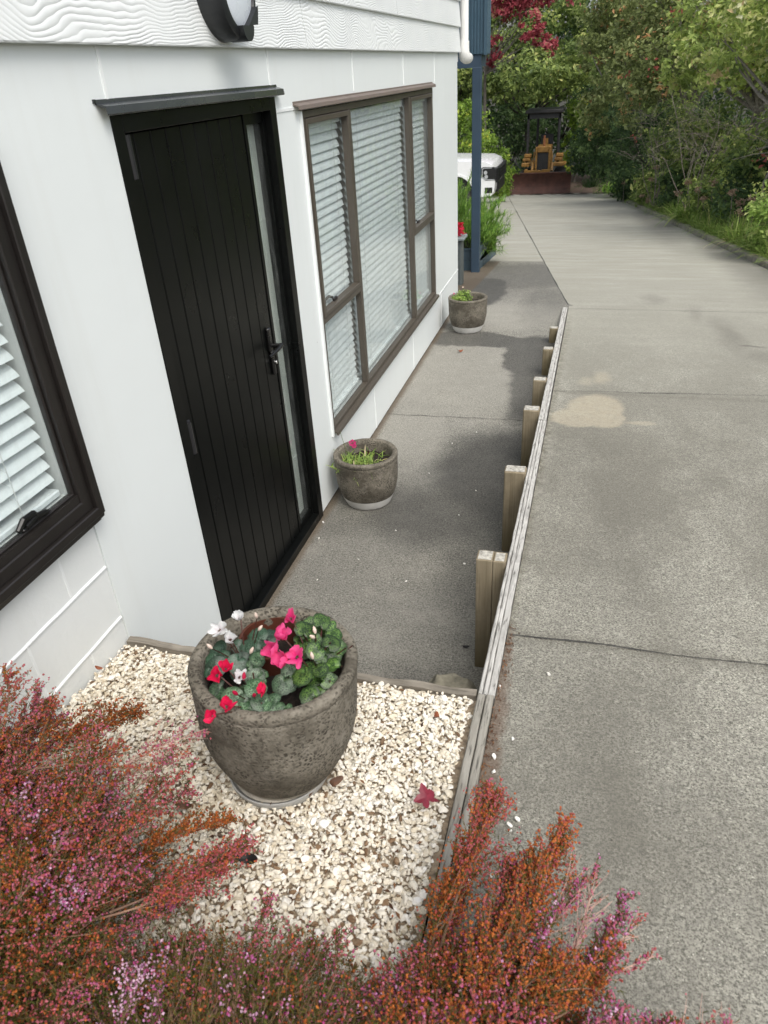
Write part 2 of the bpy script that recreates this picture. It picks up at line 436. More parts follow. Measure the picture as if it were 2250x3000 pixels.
def make_drive():
    m, nt, b, _ = new_mat('driveway_concrete')
    p = geo_pos(nt)
    sep = nt.nodes.new('ShaderNodeSeparateXYZ'); nt.links.new(p, sep.inputs[0])
    c, d = aggregate(nt, p, 215, (0.12, 0.115, 0.10), (0.43, 0.418, 0.352), (0.74, 0.72, 0.62))
    fine = noise(nt, p, 145, 5, 0.85)
    c = mixc(nt, ramp(nt, fine, [(0.42, 0.95), (0.53, 0.0)]), c, (0.080, 0.077, 0.063))
    med = noise(nt, p, 36, 5, 0.75)
    c = mixc(nt, ramp(nt, med, [(0.40, 0.42), (0.56, 0.0)]), c, (0.17, 0.163, 0.145))
    # weathered dark areas, strongest on the near slabs; streaks across the far ones
    far = nt.nodes.new('ShaderNodeMapRange'); nt.links.new(sep.outputs['Y'], far.inputs[0])
    far.inputs[1].default_value = 1.0; far.inputs[2].default_value = 7.0; far.inputs[3].default_value = 0.60; far.inputs[4].default_value = 0.12
    bigm = ramp(nt, noise(nt, geo_pos(nt, (1.5, 0.8, 1)), 1.15, 6, 0.62), [(0.42, 1.0), (0.60, 0.0)])
    c = mixc(nt, math_n(nt, 'MULTIPLY', bigm, far.outputs[0]), c, (0.14, 0.132, 0.108))
    near = blobs(nt, p, [(1.40, -0.15, 0.40, 0.70, 0.38, (1.5, 0.1)), (1.55, 1.1, 0.28, 0.9, 0.32, (1.5, 0.1)), (1.4, 2.0, 0.28, 0.5, 0.28, (1.5, 0.1)), (1.75, -0.5, 0.5, 0.5, 0.2, (1.5, 0.1))], 2.0, 0.9)
    c = mixc(nt, near, c, (0.12, 0.114, 0.096))
    pits = ramp(nt, voro(nt, p, 38), [(0.06, 1.0), (0.13, 0.0)])
    pg = ramp(nt, noise(nt, p, 4.0, 3), [(0.5, 0.0), (0.62, 0.8)])
    c = mixc(nt, math_n(nt, 'MULTIPLY', pits, pg), c, (0.06, 0.056, 0.045))
    gr = ramp(nt, voro(nt, p, 55), [(0.05, 1.0), (0.10, 0.0)])
    c = mixc(nt, math_n(nt, 'MULTIPLY', gr, ramp(nt, noise(nt, p, 6.5, 3), [(0.52, 0.0), (0.6, 0.8)])), c, (0.70, 0.67, 0.58))
    dirt = None
    for (j0, j1) in ((0.302, 0.309), (3.068, 3.076), (5.985, 5.95)):
        jy = math_n(nt, 'ABSOLUTE', math_n(nt, 'SUBTRACT', sep.outputs['Y'], j0))
        jm = nt.nodes.new('ShaderNodeMapRange'); nt.links.new(math_n(nt, 'ADD', jy, math_n(nt, 'MULTIPLY', noise(nt, p, 14, 5, 0.7), 0.10)), jm.inputs[0])
        jm.inputs[1].default_value = 0.105; jm.inputs[2].default_value = 0.045; jm.inputs[3].default_value = 0; jm.inputs[4].default_value = 0.42
        dirt = jm.outputs[0] if dirt is None else math_n(nt, 'MAXIMUM', dirt, jm.outputs[0])
    c = mixc(nt, dirt, c, (0.115, 0.108, 0.085))
    moss = nt.nodes.new('ShaderNodeMapRange'); nt.links.new(math_n(nt, 'ADD', sep.outputs['X'], math_n(nt, 'MULTIPLY', noise(nt, p, 17, 5, 0.7), 0.07)), moss.inputs[0])
    moss.inputs[1].default_value = 1.275; moss.inputs[2].default_value = 1.235; moss.inputs[3].default_value = 0; moss.inputs[4].default_value = 0.6
    mg = nt.nodes.new('ShaderNodeMapRange'); nt.links.new(sep.outputs['Y'], mg.inputs[0])
    mg.inputs[1].default_value = 6.2; mg.inputs[2].default_value = 5.0; mg.inputs[3].default_value = 0; mg.inputs[4].default_value = 1
    c = mixc(nt, math_n(nt, 'MULTIPLY', moss.outputs[0], mg.outputs[0]), c, (0.09, 0.08, 0.052))
    smooth_f = nt.nodes.new('ShaderNodeMapRange'); nt.links.new(sep.outputs['Y'], smooth_f.inputs[0])
    smooth_f.inputs[1].default_value = 2.0; smooth_f.inputs[2].default_value = 9.0; smooth_f.inputs[3].default_value = 0.0; smooth_f.inputs[4].default_value = 0.75
    c = mixc(nt, smooth_f.outputs[0], c, (0.395, 0.388, 0.335))
    st = noise(nt, geo_pos(nt, (0.75, 3.0, 3.0)), 1.5, 7, 0.72)
    c = mixc(nt, math_n(nt, 'MULTIPLY', ramp(nt, st, [(0.40, 0.50), (0.58, 0.0)]), smooth_f.outputs[0]), c, (0.25, 0.24, 0.19))
    c = mixc(nt, math_n(nt, 'MULTIPLY', ramp(nt, st, [(0.55, 0.0), (0.72, 0.5)]), smooth_f.outputs[0]), c, (0.52, 0.50, 0.41))
    tan = blobs(nt, p, [(1.47, 2.76, 0.165, 0.28, 0.52), (1.36, 2.55, 0.15, 0.17, 0.47), (1.52, 2.56, 0.12, 0.16, 0.50), (1.72, 2.53, 0.09, 0.035, 0.35, (1.3, 0.6)), (1.50, 3.45, 0.06, 0.16, 0.35, (1.5, 0.3)), (1.40, 3.36, 0.05, 0.1, 0.3, (1.5, 0.3))], 7.0, 0.12, (1.16, 0.82))
    tan = math_n(nt, 'MULTIPLY', tan, ramp(nt, noise(nt, p, 45, 4, 0.7), [(0.3, 0.55), (0.6, 1.0)]))
    c = mixc(nt, tan, c, mixc(nt, noise(nt, p, 9, 3), (0.50, 0.42, 0.29), (0.56, 0.51, 0.39)))
    # pale lime line along the timber, oil marks at the right
    lime = nt.nodes.new('ShaderNodeMapRange'); nt.links.new(math_n(nt, 'ADD', sep.outputs['X'], math_n(nt, 'MULTIPLY', noise(nt, p, 9, 5, 0.7), 0.18)), lime.inputs[0])
    lime.inputs[1].default_value = 1.36; lime.inputs[2].default_value = 1.25; lime.inputs[3].default_value = 0; lime.inputs[4].default_value = 0.5
    gate = ramp(nt, noise(nt, p, 30, 4, 0.7), [(0.45, 0.0), (0.6, 1.0)])
    gy = nt.nodes.new('ShaderNodeMapRange'); nt.links.new(sep.outputs['Y'], gy.inputs[0])
    gy.inputs[1].default_value = 0.4; gy.inputs[2].default_value = 1.0; gy.inputs[3].default_value = 0; gy.inputs[4].default_value = 1
    gz = nt.nodes.new('ShaderNodeMapRange'); nt.links.new(sep.outputs['Y'], gz.inputs[0])
    gz.inputs[1].default_value = 6.6; gz.inputs[2].default_value = 5.4; gz.inputs[3].default_value = 0; gz.inputs[4].default_value = 1
    c = mixc(nt, math_n(nt, 'MULTIPLY', math_n(nt, 'MULTIPLY', math_n(nt, 'MULTIPLY', lime.outputs[0], gate), gy.outputs[0]), gz.outputs[0]), c, (0.52, 0.50, 0.43))
    oil = blobs(nt, p, [(2.52, 4.9, 0.10, 0.75, 0.38, (1.6, 0.0)), (2.35, 5.8, 0.07, 0.4, 0.25, (1.6, 0.0)), (2.68, 4.2, 0.2, 0.2, 0.32, (1.6, 0.0)), (3.35, 11, 0.45, 7, 0.5, (1.2, 0.2)), (2.6, 18, 0.45, 7, 0.45, (1.2, 0.2)), (2.62, 4.55, 0.14, 0.05, 0.6, (1.3, 0.4)), (2.0, 6.6, 0.12, 0.3, 0.25, (1.4, 0.2))], 3.0, 0.3)
    c = mixc(nt, oil, c, (0.105, 0.098, 0.086))
    rust = blobs(nt, p, [(1.225, -0.25, 0.035, 0.42, 0.55, (1.3, 0.5)), (1.222, 0.15, 0.022, 0.2, 0.45, (1.3, 0.5))], 12.0, 0.06)
    c = mixc(nt, rust, c, (0.13, 0.075, 0.05))
    nt.links.new(c, b.inputs['Base Color']); setp(b, rough=0.9, spec=0.3)
    bump(nt, b, math_n(nt, 'ADD', math_n(nt, 'MULTIPLY', d, -0.5), fine), 0.5, 0.004)
    return m
M_drive = make_drive()
M_soil = mat_plain('soil', (0.075, 0.05, 0.035), 0.95, var=0.5, nscale=25, bmp=0.8, bscale=60)
M_grit = mat_plain('grit', (0.34, 0.27, 0.19), 0.95, var=0.5, nscale=60, bmp=0.8, bscale=200)
M_potsoil = mat_plain('potting_mix', (0.018, 0.012, 0.009), 0.95, var=0.6, nscale=60, bmp=1.0, bscale=150)
M_terrain = mat_plain('earth', (0.028, 0.026, 0.014), 0.95, var=0.5, nscale=2, bmp=0.8, bscale=20)
M_joint = mat_plain('joint_dark', (0.045, 0.043, 0.04), 0.95, var=0.3)

def make_timber(name, c_lo, c_hi, streak=(0.06, 0.058, 0.05), amt=0.6, axis='y', green=0.0):
    m, nt, b, _ = new_mat(name)
    sc = {'y': (60, 1.6, 60), 'z': (60, 60, 1.6), 'x': (1.6, 60, 60)}[axis]
    p = geo_pos(nt, sc)
    g = noise(nt, p, 1.0, 6, 0.6, 0.4)
    c = ramp(nt, g, [(0.25, c_lo), (0.75, c_hi)])
    s2 = noise(nt, geo_pos(nt, tuple(x*2.2 for x in sc)), 1.0, 4, 0.6)
    c = mixc(nt, ramp(nt, s2, [(0.54, 0.0), (0.68, amt)]), c, streak)
    bl = noise(nt, geo_pos(nt), 9.0, 4, 0.6)
    c = mixc(nt, ramp(nt, bl, [(0.5, 0.0), (0.75, 0.5)]), c, [0.55*x for x in c_lo])
    if green > 0:
        sep = nt.nodes.new('ShaderNodeSeparateXYZ'); nt.links.new(geo_pos(nt), sep.inputs[0])
        mr = nt.nodes.new('ShaderNodeMapRange'); nt.links.new(math_n(nt, 'ADD', sep.outputs['Z'], math_n(nt, 'MULTIPLY', bl, 0.2)), mr.inputs[0])
        mr.inputs[1].default_value = 0.36; mr.inputs[2].default_value = 0.08; mr.inputs[3].default_value = 0; mr.inputs[4].default_value = green
        c = mixc(nt, mr.outputs[0], c, (0.085, 0.07, 0.028))
    nt.links.new(c, b.inputs['Base Color']); setp(b, rough=0.85, spec=0.25)
    bump(nt, b, math_n(nt, 'ADD', g, math_n(nt, 'MULTIPLY', s2, -1.0)), 0.7, 0.003)
    return m
M_rail = make_timber('weathered_timber', (0.36, 0.35, 0.325), (0.62, 0.61, 0.575), amt=0.85)
M_rail_old = make_timber('old_grey_timber', (0.20, 0.185, 0.155), (0.40, 0.385, 0.34), amt=0.85)
M_post = make_timber('post_timber', (0.195, 0.162, 0.105), (0.31, 0.262, 0.182), (0.10, 0.075, 0.04), 0.5, 'z', 0.75)
M_posttop = mat_plain('post_end_grain', (0.40, 0.385, 0.34), 0.9, var=0.5, nscale=60, bmp=0.8, bscale=200)
M_edging = make_timber('edging_timber', (0.17, 0.15, 0.12), (0.33, 0.30, 0.25), axis='x')

def make_stone():
    m, nt, b, _ = new_mat('limestone_chip')
    at = nt.nodes.new('ShaderNodeAttribute'); at.attribute_name = 'tint'
    c = ramp(nt, at.outputs['Fac'], [(0.0, (0.10, 0.055, 0.03)), (0.022, (0.22, 0.14, 0.08)), (0.035, (0.50, 0.43, 0.32)), (0.25, (0.66, 0.59, 0.46)), (0.5, (0.76, 0.71, 0.60)), (0.8, (0.82, 0.785, 0.70)), (1.0, (0.86, 0.85, 0.81))])
    p = geo_pos(nt)
    c = mixc(nt, ramp(nt, noise(nt, p, 70, 4, 0.65), [(0.48, 0.0), (0.72, 0.40)]), c, (0.52, 0.43, 0.30))
    # the bed is whiter near the driveway edge
    nt.links.new(c, b.inputs['Base Color']); setp(b, rough=0.85, spec=0.3)
    bump(nt, b, noise(nt, p, 400, 3), 0.4, 0.001)
    return m
M_stone = make_stone()

def make_pot():
    m, nt, b, _ = new_mat('pot_stone')
    p = geo_pos(nt, obj=True)
    sep = nt.nodes.new('ShaderNodeSeparateXYZ'); nt.links.new(p, sep.inputs[0])
    w = nt.nodes.new('ShaderNodeVectorMath'); nt.links.new(p, w.inputs[0])
    nz = noise(nt, p, 40, 3, out='Color'); s_ = nt.nodes.new('ShaderNodeVectorMath'); s_.operation = 'SCALE'; s_.inputs['Scale'].default_value = 0.02
    nt.links.new(nz, s_.inputs[0]); nt.links.new(s_.outputs[0], w.inputs[1])
    v = voro(nt, w.outputs[0], 120, 'F1')
    pit = ramp(nt, v, [(0.30, 1.0), (0.52, 0.0)])
    c = ramp(nt, noise(nt, p, 55, 5, 0.7), [(0.3, (0.125, 0.112, 0.086)), (0.7, (0.235, 0.212, 0.17))])
    pm = math_n(nt, 'MULTIPLY', pit, ramp(nt, noise(nt, p, 11, 4, 0.6), [(0.36, 0.25), (0.58, 0.95)]))
    c = mixc(nt, pm, c, (0.040, 0.034, 0.026))
    c = mixc(nt, ramp(nt, noise(nt, p, 7.5, 5, 0.6), [(0.46, 0.0), (0.64, 0.75)]), c, (0.060, 0.052, 0.038))
    c = mixc(nt, ramp(nt, noise(nt, p, 18, 5, 0.65), [(0.56, 0.0), (0.78, 0.45)]), c, (0.36, 0.33, 0.28))
    nt.links.new(c, b.inputs['Base Color']); setp(b, rough=0.8, spec=0.3)
    bump(nt, b, math_n(nt, 'ADD', math_n(nt, 'MULTIPLY', pm, -1.0), noise(nt, p, 120, 3)), 0.5, 0.004)
    return m
M_pot = make_pot()
M_potbase = mat_plain('pot_base_white', (0.62, 0.61, 0.58), 0.6, var=0.12, nscale=14)
M_potbase2 = mat_plain('pot_base_grey', (0.36, 0.335, 0.285), 0.8, var=0.3, nscale=22)
M_saucer = mat_plain('saucer_grey', (0.40, 0.40, 0.385), 0.55, var=0.18, nscale=18)
M_nursery = mat_plain('nursery_pot_brown', (0.09, 0.028, 0.016), 0.5)

# ---- foliage materials
def make_leaf(name, stops, rough=0.5, transl=0.45, spec=0.35, nscale=None):
    m = bpy.data.materials.new(name); m.use_nodes = True; nt = m.node_tree; nt.nodes.clear()
    out = nt.nodes.new('ShaderNodeOutputMaterial'); b = nt.nodes.new('ShaderNodeBsdfPrincipled')
    at = nt.nodes.new('ShaderNodeAttribute'); at.attribute_name = 'tint'
    c = ramp(nt, at.outputs['Fac'], stops)
    nt.links.new(c, b.inputs['Base Color']); setp(b, rough=rough, spec=spec)
    if transl > 0:
        t = nt.nodes.new('ShaderNodeBsdfTranslucent'); nt.links.new(c, t.inputs[0])
        mx = nt.nodes.new('ShaderNodeMixShader'); mx.inputs[0].default_value = transl
        nt.links.new(b.outputs[0], mx.inputs[1]); nt.links.new(t.outputs[0], mx.inputs[2]); nt.links.new(mx.outputs[0], out.inputs['Surface'])
    else: nt.links.new(b.outputs[0], out.inputs['Surface'])
    return m
M_l_olive = make_leaf('leaf_olive', [(0, (0.200, 0.273, 0.080)), (0.5, (0.437, 0.545, 0.153)), (0.85, (0.660, 0.660, 0.273)), (0.97, (0.660, 0.660, 0.476)), (1, (0.660, 0.511, 0.290))])
M_l_grey = make_leaf('leaf_grey_green', [(0, (0.115, 0.144, 0.052)), (0.5, (0.259, 0.310, 0.109)), (0.9, (0.483, 0.540, 0.241)), (1, (0.632, 0.345, 0.161))])
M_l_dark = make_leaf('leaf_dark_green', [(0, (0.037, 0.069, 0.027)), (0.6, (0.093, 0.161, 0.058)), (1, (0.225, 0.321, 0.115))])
M_l_lime = make_leaf('leaf_lime', [(0, (0.086, 0.145, 0.020)), (0.5, (0.205, 0.326, 0.052)), (0.9, (0.410, 0.564, 0.086)), (1, (0.660, 0.660, 0.120))])
M_l_bright = make_leaf('leaf_bright_yellow_green', [(0, (0.175, 0.278, 0.070)), (0.5, (0.435, 0.607, 0.155)), (1, (0.660, 0.660, 0.314))])
M_l_tree = make_leaf('leaf_tree_green', [(0, (0.091, 0.143, 0.043)), (0.5, (0.227, 0.302, 0.087)), (0.9, (0.452, 0.546, 0.159)), (1, (0.660, 0.660, 0.259))])
M_l_red = make_leaf('leaf_autumn_red', [(0, (0.20, 0.035, 0.045)), (0.5, (0.44, 0.085, 0.11)), (0.85, (0.58, 0.19, 0.20)), (1, (0.52, 0.30, 0.18))])
M_l_rust = make_leaf('leaf_rust_spots', [(0, (0.30, 0.06, 0.05)), (1, (0.50, 0.16, 0.13))])
M_l_fern = make_leaf('leaf_feathery_green', [(0, (0.085, 0.188, 0.037)), (0.5, (0.206, 0.375, 0.066)), (1, (0.450, 0.619, 0.131))])
M_grass = make_leaf('grass_blade', [(0, (0.073, 0.139, 0.029)), (0.5, (0.204, 0.320, 0.065)), (0.8, (0.393, 0.495, 0.131)), (0.93, (0.612, 0.524, 0.248)), (1, (0.660, 0.553, 0.349))], transl=0.25)
M_seed = make_leaf('dry_flower_head', [(0, (0.26, 0.17, 0.11)), (1, (0.46, 0.36, 0.26))], transl=0.2)
M_bark = mat_plain('bark_grey', (0.20, 0.18, 0.155), 0.9, var=0.5, nscale=25, bmp=0.8, bscale=60)
M_bark_dark = mat_plain('bark_dark', (0.06, 0.05, 0.04), 0.9, var=0.4, nscale=25, bmp=0.8, bscale=60)
M_twig = mat_plain('bare_twig', (0.26, 0.22, 0.19), 0.9, var=0.4, nscale=15)

# ------------------------------------------------------------------ the setting
def D(x, y):                    # the driveway slab: one plane falling away from the camera
    return 0.60 - 0.098*min(y, 30.5)
def curb_x(y): return 3.521 - 0.093*(y - 8.87)
def joint_x(y): return 1.155 - 0.1427*(y - 6.16)

def grid_sheet(name, xs, ys, zf, mat, kind='structure', smooth=True):
    X, Y = np.meshgrid(xs, ys)
    Z = np.vectorize(zf)(X, Y)
    V = np.stack([X.ravel(), Y.ravel(), Z.ravel()], 1)
    nx, ny = len(xs), len(ys)
    i = (np.arange(ny-1)[:, None]*nx + np.arange(nx-1)[None, :]).ravel()
    F = np.stack([i, i+1, i+nx+1, i+nx], 1)
    o = np_obj(name, V, F, mat, smooth=smooth)
    return tag(o, kind=kind)

def terr(x, y):
    d = 0.60 - 0.098*min(y, 34)
    if x > curb_x(min(y, 30)) + 0.05 and y < 31:
        return d + 0.03 + min(0.55, 0.16*(x - curb_x(y)))
    if x < 1.21 and -0.035 < y < 6.25: return -0.22 if y > -0.03 else min(d-0.22, 0.3)
    return d - 0.22
xs = np.concatenate([[-150, -60, -25, -12, -7], np.arange(-5, 1.0, 0.5), [1.0, 1.20, 1.215], np.arange(1.5, 9, 0.25), [10, 14, 25, 60, 150]])
ys = np.concatenate([[-60, -25, -12, -6, -3, -1.5, -0.5, -0.04, -0.03], np.arange(0.5, 34, 0.5), [36, 45, 70, 150, 300]])
grid_sheet('ground', xs, ys, terr, M_terrain)

# driveway: left edge along the timber, then widening to the left beyond the path
def drive():
    rows = []
    for y in np.concatenate([np.linspace(-5, 6.16, 40), np.linspace(6.17, 30.2, 60)]):
        xl = (1.218 - 0.0085*max(y, 0)) if y <= 6.165 else (joint_x(y) if y < 9.6 else -7.5)
        rows.append((y, xl, curb_x(y) if y < 30 else curb_x(30)))
    # split so that the far, wide part has its own square edge
    V = []; F = []
    def strip(rs):
        b = len(V)
        for (y, a, c) in rs:
            for t in np.linspace(0, 1, 9): V.append((a+(c-a)*t, y, D(0, y)))
        for r in range(len(rs)-1):
            for k in range(8):
                q = b + r*9 + k; F.append((q, q+1, q+10, q+9))
    strip([r for r in rows if r[0] <= 9.6] + [(9.6, joint_x(9.6), curb_x(9.6))])
    strip([(9.6, -7.5, curb_x(9.6))] + [r for r in rows if r[0] > 9.6])
    # front skirt so the slab has thickness where it meets the timber
    o = np_obj('driveway', np.array(V), np.array(F), M_drive)
    tag(o, kind='structure')
drive()

# path beside the house: flat to the corner, then falling with the driveway
def path():
    V = []; F = []
    ys_ = list(np.linspace(-0.02, 6.16, 30)) + list(np.linspace(6.3, 9.6, 16))
    for y in ys_:
        z = 0.0 if y <= 6.16 else D(0, y) + 0.004
        xl = -0.03 if y < 6.18 else -4.0
        xr = 1.20 if y <= 6.16 else joint_x(y) + 0.002
        for t in np.linspace(0, 1, 7): V.append((xl + (xr-xl)*t, y, z))
    for r in range(len(ys_)-1):
        for k in range(6):
            q = r*7+k; F.append((q, q+1, q+8, q+7))
    tag(np_obj('path', np.array(V), np.array(F), M_path), kind='structure')
path()

# saw-cut joints in the slabs
def joints():
    m = MB()
    def line(x0, y0, x1, y1, w, flat=False):
        n = 90; d = Vector((x1-x0, y1-y0, 0)).normalized(); s = Vector((-d.y, d.x, 0))
        vs = []; fs = []
        for i in range(n+1):
            t = i/n; x = x0+(x1-x0)*t; y = y0+(y1-y0)*t
            wob = 0.004*math.sin(i*0.35+x0*9)*(0.4 if w > 0.01 else 1) + random.uniform(-.0012, .0012)
            z = (0.0 if flat else D(0, y)) + 0.005
            ww = w*(0.45 + 0.5*random.random())*(0.75+0.25*math.sin(i*0.21+y0))
            for sgn in (-1, 1): vs.append((x+s.x*(ww/2*sgn+wob), y+s.y*(ww/2*sgn+wob), z))
        for i in range(n): fs.append((2*i, 2*i+1, 2*i+3, 2*i+2))
        m.add(vs, fs)
    line(1.222, 0.302, 3.9, 0.325, 0.008); line(1.195, 3.075, 3.9, 3.30, 0.008)
    line(1.17, 5.98, 3.75, 5.90, 0.006); line(joint_x(9.78)+0.0, 9.78, curb_x(9.9), 9.9, 0.007)
    line(-3.5, 13.8, curb_x(13.8), 13.8, 0.007); line(-3.5, 18.2, curb_x(18.2), 18.2, 0.007)
    line(joint_x(9.6), 9.61, joint_x(27.5), 27.5, 0.022)
    line(joint_x(6.16), 6.17, joint_x(9.6), 9.6, 0.02)
    line(0.0, 3.215, 1.04, 3.24, 0.008, True)
    tag(m.out('slab_joints', M_joint), kind='structure')
joints()

# edging kerb on the right of the driveway
def kerb():
    V = []; F = []; n = 60
    yy = np.linspace(-4, 29, n)
    for i, y in enumerate(yy):
        z = D(0, y); w = 0.012*math.sin(i*1.7); h = 0.075 + 0.012*math.sin(i*2.9)
        x = curb_x(y) + w
        V += [(x, y, z-0.05), (x+0.012, y, z+h-0.012), (x+0.03, y, z+h), (x+0.10, y, z+h+0.002), (x+0.12, y, z+h-0.02), (x+0.12, y, z-0.05)]
    for i in range(n-1):
        for k in range(5): a = i*6+k; F.append((a, a+1, a+7, a+6))
    tag(np_obj('kerb', np.array(V), np.array(F), mat_plain('kerb_concrete', (0.23, 0.205, 0.175), 0.9, var=0.4, nscale=9, bmp=0.6)), kind='structure')
kerb()

# soil along the timber and at the far end of the driveway
grid_sheet('soil', np.linspace(-3.2, 2.2, 28), np.linspace(29.3, 34, 24), lambda x, y: D(0, y)+0.012+0.02*math.sin(x*5+y*3)+max(0, (y-30.2))*0.05+0.02*math.sin(x*11), M_soil)

# ------------------------------------------------------------------ house
def house():
    h = thing('house', 'white two-storey house with painted cladding above a concrete path', 'house', (0, 0, 0))
    OFF['house'] = Vector((0, 0, 0))
    # sheet cladding, cut round the door and the window
    m = MB()
    def sheet(y0, y1, z0, z1, x0=-0.045, x1=0.0): m.box(x0, x1, y0, y1, z0, z1)
    sheet(0.0, 0.545, 0.0, 2.36); sheet(0.545, 1.777, 2.10, 2.36); sheet(1.777, 2.066, 0.02, 2.36)
    sheet(2.066, 5.035, 0.02, 0.39); sheet(2.066, 5.035, 2.03, 2.36); sheet(5.035, 6.2, 0.02, 2.36)
    m.box(-6.0, -0.045, 6.155, 6.2, -0.3, 4.3)      # gable end facing the balcony
    m.out('sheet_cladding', M_wall, h)
    # framing behind so that no light leaks: inner lining
    m = MB()
    m.box(-0.16, -0.12, -3.4, -1.72, -0.2, 4.3); m.box(-0.16, -0.12, 0.02, 0.60, -0.2, 2.4); m.box(-0.16, -0.12, 1.74, 2.02, -0.2, 2.4)
    m.box(-0.16, -0.12, 5.06, 6.15, -0.2, 2.4); m.box(-0.16, -0.12, -1.72, 0.02, -0.2, 1.05); m.box(-0.16, -0.12, 2.02, 5.06, -0.2, 0.38)
    m.box(-0.16, -0.12, -1.72, 6.15, 2.08, 4.3)
    m.box(-3.0, -2.96, -3.4, 6.15, -0.2, 4.3); m.box(-3.0, -0.12, -3.4, -3.36, -0.2, 4.3); m.box(-3.0, -0.16, -3.36, 6.1, 2.42, 2.46); m.box(-3.0, -0.16, -3.36, 6.1, -0.2, -0.16)
    m.out('inner_wall', M_room, h)
    # painted concrete block at the left, with raised bed joints
    m = MB()
    m.box(-0.06, -0.004, -3.4, -1.62, 0.1, 2.36); m.box(-0.06, -0.004, -1.62, -0.003, 0.1, 1.16); m.box(-0.06, -0.004, -1.62, -0.003, 2.14, 2.36)
    m.out('block_wall', M_block, h)
    m = MB()
    for zc in (0.697, 0.897):
        ys_ = [-3.4 + 0.4*k for k in range(9)]
        vs = []; fs = []; n = 60
        for i in range(n+1):
            y = -3.4 + 3.395*i/n
            wv = 0.0008*math.sin(i*1.9+zc*40)
            vs += [(-0.004, y, zc-0.006+wv), (0.001, y, zc-0.002+wv), (0.001, y, zc+0.002+wv), (-0.004, y, zc+0.006+wv)]
        for i in range(n):
            for k in range(3): a = i*4+k; fs.append((a, a+4, a+5, a+1))
        m.add(vs, fs)
    for k in range(9):
        for (z0, z1, o_) in ((0.906, 1.09, 0.0), (0.706, 0.888, -0.2), (0.5, 0.688, 0.0)):
            y = -0.173 + o_ - 0.4*k
            m.box(-0.0045, -0.0028, y-0.004, y+0.004, z0, z1)
    m.out('mortar_joint', M_batten, h)
    # jointers between the sheets
    w = 0.006
    for y, z0, z1 in ((0.553, 2.142, 2.28), (1.753, 2.142, 2.28), (2.937, 2.08, 2.28), (4.112, 2.08, 2.28), (5.16, 2.06, 2.28), (2.94, 0.022, 0.388), (4.115, 0.022, 0.388), (5.30, 0.022, 0.34)):
        np_obj('jointer', *box_arr(-0.001, 0.0035, y-w, y+w, z0, z1), M_batten, h)
    for b in ((-0.001, 0.0032, 5.04, 6.2, 0.338, 0.350), (-0.001, 0.0032, 1.79, 2.02, 2.038, 2.050), (-0.001, 0.012, 2.048, 2.066, 0.37, 2.03)):
        np_obj('jointer', *box_arr(*b), M_batten, h)
    # plinth below the sheets
    m = MB()
    m.box(-0.06, -0.012, 1.78, 6.19, -0.3, 0.021)
    m.out('plinth', M_soil, h)
    # weatherboards, each lapping over the one below
    z = 2.272; k = 0
    for i in range(10):
        segs = [(-3.4, 2.17), (2.176, 6.235)] if i % 3 == 0 else ([(-3.4, 3.9), (3.906, 6.235)] if i % 3 == 1 else [(-3.4, 0.8), (0.806, 6.235)])
        m = MB()
        for (a, b) in segs:
            prof = [(0.012, z), (0.026, z), (0.028, z+0.004), (0.009, z+0.215), (-0.004, z+0.215)]
            m.prism(prof, 'y', a, b)
        m.out('weatherboard', M_wb, h)
        z += 0.193
    m = MB(); m.box(-6.3, 0.35, -3.7, 6.5, 4.28, 4.42); m.box(0.31, 0.37, -3.7, 6.5, 4.2, 4.26)
    m.out('roof', mat_plain('roof_grey', (0.12, 0.13, 0.14), 0.6), h)
    # door set
    dr = np_obj('door', *box_arr(-0.115, -0.085, 0.56, 1.525, 0.03, 2.09), M_door, h)
    m = MB()
    yy = [0.632, 0.7, 0.799, 0.896, 0.997, 1.096, 1.195, 1.292, 1.39, 1.503]
    for a, b in zip(yy[:-1], yy[1:]): m.box(-0.085, -0.034, a+0.0025, b-0.0025, 0.055, 2.047, 0.003)
    m.box(-0.085, -0.040, 0.633, 1.502, 0.056, 2.046)
    m.out('door_leaf', M_door, dr)
    m = MB()
    m.box(-0.10, 0.004, 0.545, 0.600, 0.0, 2.10, 0.002); m.box(-0.10, -0.022, 0.600, 0.628, 0.0, 2.10)
    m.box(-0.10, 0.004, 0.600, 1.715, 2.052, 2.10, 0.002); m.box(-0.10, 0.004, 1.715, 1.777, 0.0, 2.10, 0.002)
    m.box(-0.10, -0.030, 1.506, 1.530, 0.05, 2.052, 0.002); m.box(-0.10, 0.004, 0.600, 1.715, 0.004, 0.050, 0.002)
    m.box(-0.10, -0.035, 1.530, 1.700, 0.05, 0.085); m.box(-0.10, -0.035, 1.530, 1.700, 2.01, 2.052); m.box(-0.10, -0.03, 1.700, 1.715, 0.05, 2.052)
    m.out('door_frame', M_door, dr)
    np_obj('sidelight_pane', *box_arr(-0.054, -0.050, 1.530, 1.70, 0.085, 2.01), M_glass, dr)
    m = MB(); m.box(-0.114, -0.078, 1.531, 1.699, 0.086, 2.009)
    for zz in (0.42, 0.55, 0.88, 1.16, 1.62): m.box(-0.078, -0.076, 1.532, 1.698, zz, zz+0.008)
    m.out('inner_lining', M_obscure, dr)
    for z0, z1 in ((1.930, 2.040), (0.982, 1.095)):
        m = MB(); m.box(-0.036, -0.026, 0.600, 0.668, z0, z1, 0.002); m.tube([(-0.012, 0.626, z0-0.006), (-0.012, 0.626, z1+0.006)], 0.013, 12)
        m.tube([(-0.018, 0.625, z0-0.012), (-0.018, 0.625, z0-0.004)], 0.006, 8); m.tube([(-0.018, 0.625, z1+0.004), (-0.018, 0.625, z1+0.012)], 0.006, 8)
        m.out('hinge', M_hinge, dr)
    m = MB()
